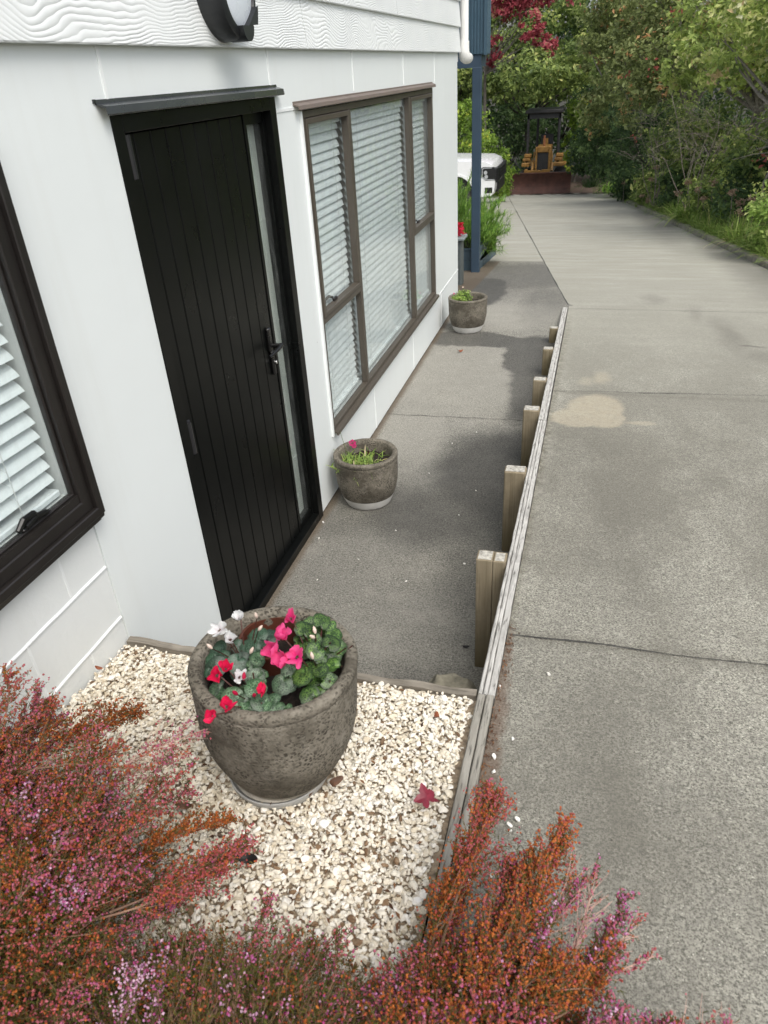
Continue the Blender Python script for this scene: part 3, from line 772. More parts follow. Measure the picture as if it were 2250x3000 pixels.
    m.box(-0.034, -0.016, 1.432, 1.462, 1.088, 1.200, 0.006); m.box(-0.034, -0.018, 1.444, 1.474, 0.972, 1.090, 0.006)
    m.tube([(-0.022, 1.458, 1.115), (0.026, 1.458, 1.115)], 0.011, 12)
    m.tube([(0.024, 1.466, 1.116), (0.027, 1.43, 1.113), (0.024, 1.38, 1.108), (0.018, 1.335, 1.103)], [0.010, 0.0105, 0.009, 0.007], 12)
    autosmooth(m.out('handle', M_ironmongery, dr))
    m = MB(); m.lathe([(0.0, 0.016), (0.008, 0.016), (0.0095, 0.013), (0.0095, 0.0)], (-0.022, 1.459, 1.035), 20, 'x')
    m.out('key_cylinder', M_chrome, dr)
    m = MB()
    m.prism([(0.0, 2.143), (0.003, 2.143), (0.004, 2.134), (0.034, 2.126), (0.037, 2.106), (0.034, 2.103), (0.031, 2.121), (0.0, 2.130)], 'y', 0.490, 1.812)
    m.box(-0.002, 0.005, 0.480, 0.490, 2.134, 2.144)
    m.out('head_flashing', M_flash_black, dr)
    # big bronze window: casement + pane / fixed / casement + pane
    win = np_obj('window', *frame_arr(-0.030, 0.008, 2.066, 5.035, 0.39, 2.03, 0.032), M_bronze, h)
    for a, b in ((2.778, 2.818), (4.210, 4.252)):
        m = MB(); m.box(-0.030, 0.010, a, b, 0.422, 1.998, 0.003); m.out('mullion', M_bronze, win)
    m = MB(); m.box(-0.030, 0.009, 2.098, 2.778, 1.016, 1.048, 0.003); m.out('transom', M_bronze, win)
    m = MB(); m.box(-0.030, 0.009, 4.252, 5.003, 1.050, 1.082, 0.003); m.out('transom', M_bronze, win)
    np_obj('reveal', *frame_arr(-0.135, -0.0315, 2.075, 5.026, 0.40, 2.02, 0.022), M_reveal, win)
    for (a, b, z0) in ((2.100, 2.776, 1.050), (4.254, 5.001, 1.084)):
        np_obj('sash', *frame_arr(-0.028, 0.014, a, b, z0, 1.996, 0.026), M_bronze, win)
    for (a, b, z0, z1) in ((2.126, 2.75, 1.076, 1.97), (4.28, 4.975, 1.110, 1.97), (2.096, 2.779, 0.42, 1.017), (2.817, 4.211, 0.42, 2.0), (4.251, 5.005, 0.42, 1.051)):
        np_obj('pane', *box_arr(-0.026, -0.022, a, b, z0, z1), M_glass, win)
    m = MB()
    m.prism([(0.0, 2.071), (0.003, 2.071), (0.004, 2.063), (0.029, 2.053), (0.032, 2.037), (0.029, 2.035), (0.026, 2.048), (0.0, 2.056)], 'y', 1.985, 5.06)
    m.out('head_flashing', M_flash_bronze, win)
    m = MB(); m.prism([(-0.02, 0.392), (-0.02, 0.40), (0.034, 0.394), (0.036, 0.372), (0.028, 0.372), (0.024, 0.386)], 'y', 2.066, 5.035)
    m.out('sill', M_bronze, win)
    for (y, z) in ((2.36, 1.072), (4.5, 1.105)):
        m = MB(); m.box(-0.022, -0.010, y-0.03, y+0.03, z, z+0.022, 0.003); m.tube([(-0.03, y, z+0.02), (-0.045, y-0.02, z+0.03), (-0.05, y-0.07, z+0.022), (-0.045, y-0.09, z+0.008)], [0.008, 0.008, 0.007, 0.006], 8)
        m.out('latch', M_frame_black, win)
    # black timber window on the left
    win = np_obj('window', *frame_arr(0.0005, 0.050, -1.60, 0.008, 1.098, 2.14, 0.028), M_frame_black, h)
    np_obj('sash', *frame_arr(0.0025, 0.036, -1.572, -0.020, 1.126, 2.112, 0.040), M_frame_black, win)
    np_obj('bottom_rail', *box_arr(0.0035, 0.030, -1.532, -0.060, 1.166, 1.190), M_frame_black, win)
    np_obj('glazing_bead', *frame_arr(0.005, 0.022, -1.532, -0.060, 1.190, 2.072, 0.009), M_frame_black, win)
    np_obj('pane', *box_arr(0.008, 0.012, -1.525, -0.067, 1.197, 2.066), M_glass, win)
    np_obj('reveal', *frame_arr(-0.135, 0.0015, -1.545, -0.045, 1.17, 2.085, 0.022), M_reveal, win)
    m = MB(); m.prism([(0.0, 1.0975), (0.046, 1.0975), (0.044, 1.086), (0.030, 1.086), (0.028, 1.070), (0.0, 1.068)], 'y', -1.60, 0.004)
    m.out('sill', M_frame_black, win)
    m = MB(); m.box(0.013, 0.024, -0.275, -0.165, 1.199, 1.208, 0.003); m.tube([(0.018, -0.21, 1.205), (0.018, -0.22, 1.225), (0.018, -0.26, 1.228), (0.02, -0.29, 1.212)], [0.010, 0.010, 0.009, 0.007], 8)
    m.tube([(0.020, -0.18, 1.207), (0.020, -0.22, 1.215), (0.020, -0.26, 1.207)], 0.009, 8)
    m.out('latch', M_ironmongery, win)
    # white downpipe at the corner
    m = MB()
    m.tube([(0.048, 6.29, 4.2), (0.048, 6.29, 2.31), (0.05, 6.29, 2.30)], 0.040, 20)
    dp = autosmooth(m.out('downpipe', M_pipe, h))
    m = MB(); m.tube([(0.048, 6.29, 2.33), (0.048, 6.288, 2.285), (0.050, 6.293, 2.255), (0.054, 6.31, 2.235), (0.058, 6.345, 2.228), (0.06, 6.45, 2.226)], [0.047, 0.048, 0.051, 0.052, 0.050, 0.046], 20)
    autosmooth(m.out('elbow', M_pipe, dp))
    m = MB(); m.lathe([(0.047, 0.0), (0.047, 0.03)], (0.048, 6.29, 2.33), 20)
    m.box(-0.3, 0.0, 6.2, 6.235, 2.2, 4.2)
    m.out('collar', M_pipe, dp)

def box_arr(x0, x1, y0, y1, z0, z1):
    m = MB(); m.box(x0, x1, y0, y1, z0, z1); return np.array(m.v), np.array(m.f)
def frame_arr(x0, x1, y0, y1, z0, z1, w):
    """a mitred rectangular frame lying in the wall plane"""
    def ring(x, i, b):
        return [(x, y0+i, z0+i), (x, y1-i, z0+i), (x, y1-i, z1-i), (x, y0+i, z1-i)]
    c = 0.003
    rs = [ring(x0, 0, 0), ring(x1-c, 0, 0), ring(x1, c, 0), ring(x1, w-c, 0), ring(x1-c, w, 0), ring(x0, w, 0)]
    V = np.array([v for r in rs for v in r]); F = []
    for a in range(6):
        b = (a+1) % 6
        for k in range(4):
            j = (k+1) % 4; F.append((a*4+k, a*4+j, b*4+j, b*4+k))
    return V, np.array(F)

M_pipe = mat_plain('pvc_white', (0.80, 0.80, 0.77), 0.35, var=0.04, nscale=3)
house()

# venetian blinds hang inside the panes
def blind(name, label, y0, y1, z0, z1, x, pitch=0.044, ang=52, cords=()):
    t = thing(name, label, 'blind', (x, (y0+y1)/2, z0), group='white venetian blinds in the windows')
    m = MB(); z = z1 - 0.03
    a = R(ang); w = 0.025
    while z > z0 + 0.02:
        # a slightly bowed slat, outer edge down
        n = 5; vs = []; fs = []
        sag = 0.0015*math.sin(z*91)
        da = a + R(0.8*math.sin(z*57.0))
        for i in range(n):
            s = -1 + 2*i/(n-1)
            lx = s*w; lift = 0.0045*(1-s*s)
            px = x + lx*math.cos(da) + lift*math.sin(da); pz = z - lx*math.sin(da) + lift*math.cos(da) + sag
            for yy in (y0, y1): vs += [(px, yy, pz), (px-0.0016*math.sin(da), yy, pz-0.0016*math.cos(da))]
        for i in range(n-1):
            q = i*4
            fs += [(q, q+2, q+6, q+4), (q+1, q+5, q+7, q+3), (q, q+4, q+5, q+1), (q+2, q+3, q+7, q+6)]
        fs += [(0, 1, 3, 2), ((n-1)*4, (n-1)*4+2, (n-1)*4+3, (n-1)*4+1)]
        m.add(vs, fs); z -= pitch
    m.out('slats', M_slat, t)
    m = MB(); m.box(x-0.025, x+0.025, y0, y1, z1-0.02, z1+0.02, 0.003); m.out('head_rail', M_slat, t)
    m = MB(); m.box(x-0.026, x+0.026, y0, y1, z0-0.006, z0+0.014, 0.004); m.out('bottom_rail', M_slat, t)
    for yc in cords:
        m = MB(); m.tube([(x+0.028, yc, z1), (x+0.028, yc, z0)], 0.0011, 5); m.tube([(x-0.028, yc, z1), (x-0.028, yc, z0)], 0.0011, 5)
        zz = z1
        while zz > z0 + 0.03:
            m.tube([(x+0.028, yc, zz-0.028), (x-0.02, yc+0.004, zz-0.012)], 0.0008, 4); zz -= pitch
        m.out('cord', M_cord, t)
    return t
blind('venetian_blind', 'white venetian blind in the black framed window nearest the camera', -1.50, -0.080, 1.205, 2.04, -0.032, 0.044, 42, (-0.235, -0.95))
blind('venetian_blind', 'white venetian blind beside the black door, left light of the bronze window', 2.112, 2.752, 0.45, 1.965, -0.062, 0.044, 63, (2.25, 2.6))
blind('venetian_blind', 'widest white venetian blind, filling the middle fixed pane of the bronze window', 2.825, 4.19, 0.45, 1.965, -0.062, 0.044, 63, (3.05, 3.95))
blind('venetian_blind', 'narrow white venetian blind nearest the house corner, right light of bronze window', 4.275, 4.945, 0.45, 1.965, -0.062, 0.044, 63, (4.4, 4.85))

# round bulkhead lamp on the weatherboards
def wall_light():
    t = thing('wall_light', 'black round bulkhead wall lamp with white diffuser above the door', 'lamp', (0.02, 1.30, 2.44))
    c = (0.0, 1.318, 2.437)
    m = MB(); m.lathe([(0.0, 0.012), (0.150, 0.012), (0.153, 0.02), (0.150, 0.085), (0.146, 0.102), (0.132, 0.110), (0.119, 0.110), (0.115, 0.100), (0.0, 0.098)], c, 72, 'x')
    autosmooth(m.out('housing', M_lamp, t), 35)
    m = MB(); prof = [(0.1145, 0.099)] + [(0.1145*math.cos(a), 0.099 + 0.016*math.sin(a)) for a in np.linspace(0.1, math.pi/2, 10)]
    prof[-1] = (0.0, 0.115)
    m.lathe(prof, c, 64, 'x'); autosmooth(m.out('diffuser', M_diff, t), 60)
    m = MB()      # small sensor housing on the lower rim
    pts = [(1.318 + 0.047*math.cos(a), 2.330 + 0.047*math.sin(a)) for a in np.linspace(math.pi, 2*math.pi, 16)]
    m.prism(pts, 'x', 0.06, 0.128)
    m.out('sensor', M_lamp, t)
    m = MB(); m.prism([(1.328, 2.330), (1.410, 2.336), (1.428, 2.392), (1.413, 2.387)], 'x', 0.10, 0.126)
    m.out('lug', M_lamp, t)
M_lamp = make_black('lamp_black', (0.016, 0.018, 0.020), 0.38, 0.5, 0.06)
M_diff = mat_plain('opal_diffuser', (0.66, 0.71, 0.76), 0.3, var=0.02)
wall_light()

# ------------------------------------------------------------------ blue balcony on a post, beyond the corner
M_blue = mat_plain('blue_steel', (0.048, 0.092, 0.128), 0.45, var=0.12, nscale=2)
M_blue_dk = mat_plain('blue_paint_timber', (0.035, 0.062, 0.095), 0.5, var=0.15, nscale=3)
def balcony():
    t = thing('balcony', 'dark blue corrugated balcony on a square blue post past the house corner', 'balcony', (-0.17, 8.5, -0.24))
    def ribbed(pts, nrm, z0, z1, rib=0.036, dep=0.009):
        (xa, ya), (xb, yb) = pts; L = math.hypot(xb-xa, yb-ya); n = int(L/rib)
        prof = []
        for i in range(n):
            for s, d in ((0.0, 0), (0.30, 0), (0.45, 1), (0.80, 1), (0.95, 0)):
                q = (i+s)/n; prof.append((xa+(xb-xa)*q + nrm[0]*dep*d, ya+(yb-ya)*q + nrm[1]*dep*d))
        vs = []; fs = []
        for (x, y) in prof: vs += [(x, y, z0), (x, y, z1)]
        for i in range(len(prof)-1): fs.append((2*i, 2*i+2, 2*i+3, 2*i+1))
        return vs, fs
    m = MB()
    m.add(*ribbed(((-4.0, 8.45), (-0.072, 8.45)), (0, -1), 2.275, 3.35)); m.add(*ribbed(((-0.068, 8.45), (-0.068, 8.80)), (1, 0), 2.275, 3.35))
    m.out('cladding', M_blue, t)
    m = MB(); m.box(-4.0, -0.078, 8.47, 8.79, 2.262, 2.34); m.box(-4.0, -0.08, 8.47, 8.50, 2.34, 3.33)
    m.box(-0.086, -0.050, 8.432, 8.468, 2.262, 3.36)
    m.out('deck', M_blue, t)
    m = MB(); m.box(-4.0, -0.115, 8.46, 8.55, 2.14, 2.262); m.box(-0.22, -0.12, 8.56, 8.84, 2.15, 2.262)
    m.out('beam', M_blue_dk, t)
    m = MB(); m.box(-0.223, -0.115, 8.45, 8.552, -0.25, 2.14, 0.004); m.out('post', M_blue_dk, t)
    m = MB(); m.box(-4.0, -3.9, 8.45, 8.55, -0.3, 2.14); m.out('post', M_blue_dk, t)
balcony()

# ------------------------------------------------------------------ retaining wall with posts
def rail_z(y): return 0.612 - 0.098*y
def rail_x(y): return 1.168 - 0.0095*y
def retaining_wall():
    t = thing('retaining_wall', 'low weathered grey timber retaining wall between path and driveway', 'retaining wall', (1.15, 3.0, 0.0))
    segs = [(-1.7, -0.035), (-0.02, 2.44), (2.452, 3.52), (3.53, 5.0), (5.01, 5.99)]
    for si, (ya, yb) in enumerate(segs):
        m = MB()
        # top rail: narrow strips with open cracks between them, hence the dark lines
        strips = [(0.000, 0.011), (0.013, 0.026), (0.0275, 0.048)] if si in (1,) else ([(0.0, 0.022), (0.025, 0.046)] if si == 0 else [(0.0, 0.030), (0.0312, 0.046)])
        dz = 0.0 if si != 0 else 0.012
        for (a, b) in strips:
            n = 24; vs = []; fs = []
            jz = random.uniform(-0.002, 0.002)
            for i in range(n+1):
                y = ya + (yb-ya)*i/n; x = rail_x(y); z = rail_z(y) + jz + dz + 0.0015*math.sin(i*2.1+a*300); lo = min(-0.15 if y > 0 else z-0.3, z-0.12)
                e = 0.0008*math.sin(i*3.7+a*211)
                vs += [(x+a+e, y, lo), (x+a+e, y, z-0.003), (x+a+0.003+e, y, z), (x+b-0.003+e, y, z), (x+b+e, y, z-0.003), (x+b+e, y, lo)]
            for i in range(n):
                for k in range(5): q = i*6+k; fs.append((q, q+1, q+7, q+6))
            fs += [tuple(range(6)), tuple(range(n*6, n*6+6))[::-1]]
            m.add(vs, fs)
        m.out('rail', M_rail if si else M_rail_old, t)
    # posts on the path side
    for (y, zt, w, x0) in ((0.727, 0.552, 0.070, 1.045), (1.60, 0.470, 0.072, 1.047), (2.55, 0.382, 0.075, 1.046), (3.25, 0.300, 0.075, 1.046), (4.14, 0.215, 0.072, 1.047), (4.95, 0.130, 0.072, 1.047)):
        x1 = rail_x(y) - 0.002
        m = MB()
        if y < 1:
            xm = x0 + 0.063
            m.box(x0, xm, y, y+w, -0.1, zt, 0.0025); m.box(xm+0.0015, x1-0.001, y+0.001, y+w-0.001, -0.1, zt-0.001, 0.0025)
        else: m.box(x0, x1, y, y+w, -0.1, zt, 0.006)
        p = m.out('post', M_post, t)
        m = MB()
        m.box(x0+0.006, (xm-0.005 if y < 1 else x1-0.006), y+0.006, y+w-0.006, zt-0.002, zt+0.0015)
        if y < 1: m.box(xm+0.008, x1-0.008, y+0.008, y+w-0.008, zt-0.004, zt-0.0005)
        m.out('end_grain', M_posttop, p)
retaining_wall()

m = MB()
vs = []; fs = []; n = 30
for i in range(n+1):
    x = 0.004 + 1.158*i/n; z = 0.602 + 0.004*math.sin(i*1.3) + (0.008 if i < 5 else 0) - 0.008*max(0, 1-abs(i-16)/10)
    vs += [(x, -0.024, 0.2), (x, -0.024, z), (x, 0.000, z+0.002), (x, 0.000, -0.1)]
for i in range(n):
    for k in range(3): q = i*4+k; fs.append((q, q+4, q+5, q+1))
fs += [(0, 1, 2, 3), (n*4+3, n*4+2, n*4+1, n*4)]
m.add(vs, fs)
tag(m.out('edging_board', M_edging), 'old timber edging board holding white stones above the sunken path', 'board')

# broken lump of concrete in the corner behind the board
def rubble():
    V, F = ico(2)
    V = np.sign(V)*np.abs(V)**0.45
    V = V*(1+0.10*(rng.random((len(V), 1))-0.5))*np.array([0.09, 0.10, 0.24]) + np.array([1.05, 0.15, 0.205])
    o = np_obj('concrete_block', V, F, mat_plain('old_concrete', (0.16, 0.148, 0.11), 0.95, var=0.5, nscale=22, bmp=0.9, bscale=80))
    tag(o, 'rough mossy concrete block in the corner beside the nearest timber post', 'concrete block')
def ico(sub):
    t = (1+5**.5)/2
    v = [(-1,t,0),(1,t,0),(-1,-t,0),(1,-t,0),(0,-1,t),(0,1,t),(0,-1,-t),(0,1,-t),(t,0,-1),(t,0,1),(-t,0,-1),(-t,0,1)]
    f = [(0,11,5),(0,5,1),(0,1,7),(0,7,10),(0,10,11),(1,5,9),(5,11,4),(11,10,2),(10,7,6),(7,1,8),(3,9,4),(3,4,2),(3,2,6),(3,6,8),(3,8,9),(4,9,5),(2,4,11),(6,2,10),(8,6,7),(9,8,1)]
    v = [np.array(p)/np.linalg.norm(p) for p in v]
    for _ in range(sub):
        cache = {}; nf = []
        def mid(a, b):
            k = (min(a, b), max(a, b))
            if k not in cache:
                p = v[a]+v[b]; v.append(p/np.linalg.norm(p)); cache[k] = len(v)-1
            return cache[k]
        for a, b, c in f:
            x, y, z = mid(a, b), mid(b, c), mid(c, a); nf += [(a, x, z), (b, y, x), (c, z, y), (x, y, z)]
        f = nf
    return np.array(v), np.array(f)
rubble()

# ------------------------------------------------------------------ stone chips
def rot_mats(n, r=rng):
    q = r.normal(size=(n, 4)); q /= np.linalg.norm(q, axis=1)[:, None]
    w, x, y, z = q.T
    return np.stack([np.stack([1-2*(y*y+z*z), 2*(x*y-z*w), 2*(x*z+y*w)], 1), np.stack([2*(x*y+z*w), 1-2*(x*x+z*z), 2*(y*z-x*w)], 1), np.stack([2*(x*z-y*w), 2*(y*z+x*w), 1-2*(x*x+y*y)], 1)], 1)

def stone_shapes(k=14):
    V0, F0 = ico(1); out = []
    for i in range(k):
        V = V0.copy()
        for j in range(11):               # chop flat facets
            n = rng.normal(size=3); n /= np.linalg.norm(n); d = rng.uniform(0.30, 0.75)
            s = V @ n; V = V - np.maximum(0, s-d)[:, None]*n
        V = V*np.array([1.0, rng.uniform(0.55, 0.95), rng.uniform(0.45, 0.8)])
        out.append(V)
    return out, F0
SHAPES, SF = stone_shapes()
def gravel_z(x, y):      # hollowed a little round the pot
    return 0.605 - 0.10*y - 0.026*max(0, 1-max(0, math.hypot(x-0.717, y+0.393)-0.15)/0.10)

def gravel():
    # bed of soil
    grid_sheet('gravel_soil', np.linspace(0.002, 1.166, 14), np.linspace(-2.3, -0.026, 24), lambda x, y: gravel_z(x, y) - 0.020, M_grit)
    pos = []
    cell = 0.0110
    for (lay, dens) in ((0, 1.0), (1, 0.80), (2, 0.30)):
        for x in np.arange(0.012, 1.16, cell):
            for y in np.arange(-2.1, -0.036, cell):
                if rng.random() > dens or (y < -1.3 and lay): continue
                X = x + rng.uniform(-.5, .5)*cell; Y = y + rng.uniform(-.5, .5)*cell
                if math.hypot(X-0.717, Y+0.393) < 0.125: continue
                edge = 1.158 - 0.010*rng.random()
                if X > edge: continue
                pos.append((X, Y, gravel_z(X, Y) - 0.012 + lay*0.0075 + 0.004*math.sin(X*23)*math.cos(Y*19)))
    pos = np.array(pos); n = len(pos)
    r = np.exp(rng.normal(math.log(0.0073), 0.30, n)); r = np.clip(r, 0.004, 0.0165)
    # chips get a little bigger toward the camera on the right
    Rm = rot_mats(n); ang = rng.integers(0, len(SHAPES), n)
    VV = np.zeros((n, len(SHAPES[0]), 3), np.float32)
    for k in range(len(SHAPES)):
        i = np.where(ang == k)[0]
        VV[i] = np.einsum('nij,vj->nvi', Rm[i], SHAPES[k])
    VV[:, :, 2] *= 0.7
    VV = VV*r[:, None, None]*1.18 + pos[:, None, :]
    F = (SF[None]+(np.arange(n)*len(SHAPES[0]))[:, None, None]).reshape(-1, 3)
    base = np.clip(rng.beta(2.2, 1.6, n)*0.9 + 0.12*(pos[:, 0]-0.5), 0.04, 1)
    patch = np.sin(pos[:, 0]*17+1)*np.cos(pos[:, 1]*15) + rng.normal(0, 0.5, n)
    base[(rng.random(n) < 0.035) & (pos[:, 0] < 1.3)] = 0.01
    low = (pos[:, 1] < -0.55) & (rng.random(n) < 0.06); base[low] = 0.018
    base[(patch > 1.2) & (base > 0.1)] *= 0.6
    t = np.repeat(base, len(SHAPES[0]))
    o = np_obj('gravel', VV.reshape(-1, 3), F, M_stone, tint=t)
    tag(o, 'bed of angular cream and white stone chips around the large planted pot', 'gravel', kind='stuff')
gravel()

def pebbles():
    spots = [(1.284, -0.175), (1.309, -0.453), (1.325, -0.433), (1.312, -0.468), (1.262, -0.435), (1.284, -0.596), (1.36, 0.12), (1.245, -0.25), (1.25, -0.30), (1.225, 0.03), (1.24, -0.62)]
    first = None
    for k, (x, y) in enumerate(spots):
        z = D(x, y) + 0.005
        if first is None:
            o = np_obj('pebble', SHAPES[2]*0.0095, SF, M_stone, tint=np.full(len(SHAPES[2]), 0.97)); first = o
        else:
            o = first.copy(); COL.objects.link(o)
        o.location = (x, y, z); o.rotation_euler = (random.random()*6, random.random()*6, random.random()*6)
        s = random.uniform(0.7, 1.2); o.scale = (s, s, s)
        tag(o, 'small white stone chip strayed onto the driveway beside the timber rail', 'pebble', 'stray white chips on the driveway')
    for k, (x, y) in enumerate([(0.06, 1.541), (0.179, 1.177), (0.499, 2.369), (0.566, 2.804), (0.332, 1.387), (0.77, 1.909), (0.457, 1.691), (0.03, 1.70), (0.62, 1.25), (0.25, 0.9), (0.88, 1.45), (0.7, 3.0), (0.82, 2.2)]):
        o = first.copy(); COL.objects.link(o)
        o.location = (x, y, 0.003); o.rotation_euler = (random.random()*6, random.random()*6, random.random()*6)
        s = random.uniform(0.5, 1.0); o.scale = (s, s, s)
        tag(o, 'tiny white stone chip lying loose on the grey path', 'pebble', 'stray white chips on the path')
pebbles()

# ------------------------------------------------------------------ pots
def pot(name, label, loc, h, Rr, Rb, base_mat, base_h, rot=None, soil_drop=0.075, saucer=None):
    t = thing(name, label, 'flower pot', loc, 'weathered stone pots with pale bases', rot or (0, 0, 0.01))
    def prof(z):
        q = min(1, max(0, z/(0.60*h))); return Rb + (Rr-0.004-Rb)*math.sin(q*math.pi/2)**0.9 + 0.004*max(0, (z/h-0.6)/0.4)
    m = MB()
    zs = list(np.linspace(base_h, h-0.030, 22))
    P = [(prof(z), z) for z in zs] + [(Rr-0.0025, h-0.027), (Rr, h-0.024), (Rr+0.001, h-0.008), (Rr-0.003, h-0.002), (Rr-0.012, h), (Rr-0.024, h-0.001), (Rr-0.030, h-0.008), (Rr-0.033, h-0.03), (Rr-0.036, h-soil_drop-0.02)]
    m.lathe(P, n=96)
    m.f = [f for f in m.f if len(f) == 4]
    b = autosmooth(m.out('pot_body', M_pot, t, local=True), 50)
    m = MB(); zb = list(np.linspace(0.004, base_h, 8))
    P = [(0.0, 0.0), (Rb-0.008, 0.0), (Rb-0.001, 0.003)] + [(prof(z)+0.0006, z) for z in zb]
    m.lathe(P, n=96); m.f = [f for f in m.f if len(f) == 4]
    autosmooth(m.out('pot_base', base_mat, t, local=True), 50)
    # lumpy soil
    V = []; F = []; n = 48; rr = Rr-0.034
    for i, q in enumerate((0.0, 0.25, 0.5, 0.75, 1.0)):
        for k in range(n):
            a = 2*math.pi*k/n; V.append((rr*q*math.cos(a), rr*q*math.sin(a), h-soil_drop + 0.006*math.sin(5*q*math.cos(a)*3+1)*math.cos(7*q*math.sin(a)) ))
    for i in range(4):
        for k in range(n): F.append((i*n+k, i*n+(k+1) % n, (i+1)*n+(k+1) % n, (i+1)*n+k))
    np_obj('soil', np.array(V), np.array(F), M_potsoil, t, local=True, smooth=True)
    return t
pot('flower_pot', 'largest stone pot, filled with pink and white cyclamen on the stone chips', (0.717, -0.393, 0.645), 0.359, 0.198, 0.121, M_potbase2, 0.030, (-0.030, 0.05, 0.0), 0.085)
pot('flower_pot', 'stone pot with a white base beside the door, holding one magenta pinks flower', (0.214, 1.996, 0.0), 0.317, 0.184, 0.128, M_potbase, 0.062, None, 0.07)
pot('flower_pot', 'smallest looking stone pot at the far house corner with a leafy seedling', (0.262, 5.26, 0.0), 0.319, 0.183, 0.128, M_potbase, 0.062, None, 0.065)
t = thing('plant_saucer', 'round grey plant saucer half buried in stone chips under the large pot', 'saucer', (0.712, -0.398, 0.622))
m = MB(); m.lathe([(0.0, 0.006), (0.112, 0.006), (0.120, 0.010), (0.130, 0.030), (0.134, 0.030), (0.133, 0.020), (0.122, -0.004), (0.0, -0.008)], (0.712, -0.402, 0.626), 72)
autosmooth(m.out('dish', M_saucer, t))
m = MB(); m.lathe([(0.110, 0.020), (0.120, 0.022), (0.123, 0.027), (0.116, 0.029)], (0.712, -0.402, 0.624), 72); autosmooth(m.out('inner_ring', M_potbase2, t))

# brown nursery liner showing inside the large pot
t = thing('nursery_pot', 'brown plastic nursery pot sunk into the back of the large stone pot', 'plastic pot', (0.735, -0.345, 0.93))
m = MB(); m.lathe([(0.066, -0.06), (0.076, 0.022), (0.080, 0.022), (0.080, 0.030), (0.073, 0.030), (0.065, -0.05)], (0.690, -0.300, 0.955), 48)
m.f = [f for f in m.f if len(f) == 4]
autosmooth(m.out('liner', M_nursery, t))

# ------------------------------------------------------------------ cyclamen
def make_cyc_leaf(name, dark, vein, amt):
    m, nt, b, _ = new_mat(name)
    p = geo_pos(nt)
    ra = nt.nodes.new('ShaderNodeAttribute'); ra.attribute_name = 'rad'; ti = nt.nodes.new('ShaderNodeAttribute'); ti.attribute_name = 'tint'
    v = voro(nt, p, 170, 'DISTANCE_TO_EDGE')
    net = ramp(nt, v, [(0.03, 1.0), (0.12, 0.0)])
    zone = ramp(nt, math_n(nt, 'ADD', ra.outputs['Fac'], math_n(nt, 'MULTIPLY', noise(nt, p, 120, 3), 0.25)), [(0.12, 0.5), (0.35, 0.15), (0.5, 1.0), (0.85, 1.0), (1.05, 0.25)])
    patch = ramp(nt, noise(nt, p, 75, 4, 0.6), [(0.46, 0.0), (0.62, 0.55)])
    f = math_n(nt, 'MULTIPLY', math_n(nt, 'MAXIMUM', net, patch), zone)
    f = math_n(nt, 'MULTIPLY', f, math_n(nt, 'MULTIPLY_ADD', ti.outputs['Fac'], amt, amt*0.6))
    base = ramp(nt, ti.outputs['Fac'], [(0.0, [x*0.6 for x in dark]), (1.0, [x*1.6 for x in dark])])
    c = mixc(nt, f, base, vein)
    nt.links.new(c, b.inputs['Base Color']); setp(b, rough=0.42, spec=0.45)
    bump(nt, b, v, 0.35, 0.0015)
    return m
M_cycR = make_cyc_leaf('cyclamen_leaf_netted', (0.010, 0.032, 0.006), (0.15, 0.27, 0.055), 0.62)
M_cycS = make_cyc_leaf('cyclamen_leaf_silver', (0.013, 0.040, 0.013), (0.17, 0.28, 0.15), 0.55)
M_cycD = make_cyc_leaf('cyclamen_leaf_dark', (0.012, 0.034, 0.016), (0.09, 0.16, 0.11), 0.5)
def make_petal(name, a, b_):
    m = bpy.data.materials.new(name); m.use_nodes = True; nt = m.node_tree; nt.nodes.clear()
    out = nt.nodes.new('ShaderNodeOutputMaterial'); b = nt.nodes.new('ShaderNodeBsdfPrincipled')
    ra = nt.nodes.new('ShaderNodeAttribute'); ra.attribute_name = 'rad'
    c = ramp(nt, math_n(nt, 'ADD', ra.outputs['Fac'], math_n(nt, 'MULTIPLY', noise(nt, geo_pos(nt), 180, 3), 0.2)), [(0.1, b_), (0.55, a)])
    nt.links.new(c, b.inputs['Base Color']); setp(b, rough=0.5, spec=0.3)
    t = nt.nodes.new('ShaderNodeBsdfTranslucent'); nt.links.new(c, t.inputs[0])
    mx = nt.nodes.new('ShaderNodeMixShader'); mx.inputs[0].default_value = 0.35
    nt.links.new(b.outputs[0], mx.inputs[1]); nt.links.new(t.outputs[0], mx.inputs[2]); nt.links.new(mx.outputs[0], out.inputs['Surface'])
    return m
M_pink = make_petal('petal_pink', (0.90, 0.12, 0.34), (0.70, 0.03, 0.22))
M_red = make_petal('petal_crimson', (0.86, 0.022, 0.11), (0.50, 0.008, 0.06))
M_white = make_petal('petal_white', (0.82, 0.83, 0.82), (0.70, 0.66, 0.68))
M_magenta = make_petal('petal_magenta', (0.50, 0.012, 0.14), (0.22, 0.005, 0.06))
M_bud = mat_plain('bud_cream', (0.62, 0.50, 0.42), 0.5)
M_stem = mat_plain('stem_maroon', (0.075, 0.025, 0.018), 0.5)
M_stem_g = mat_plain('stem_green', (0.09, 0.13, 0.035), 0.5)

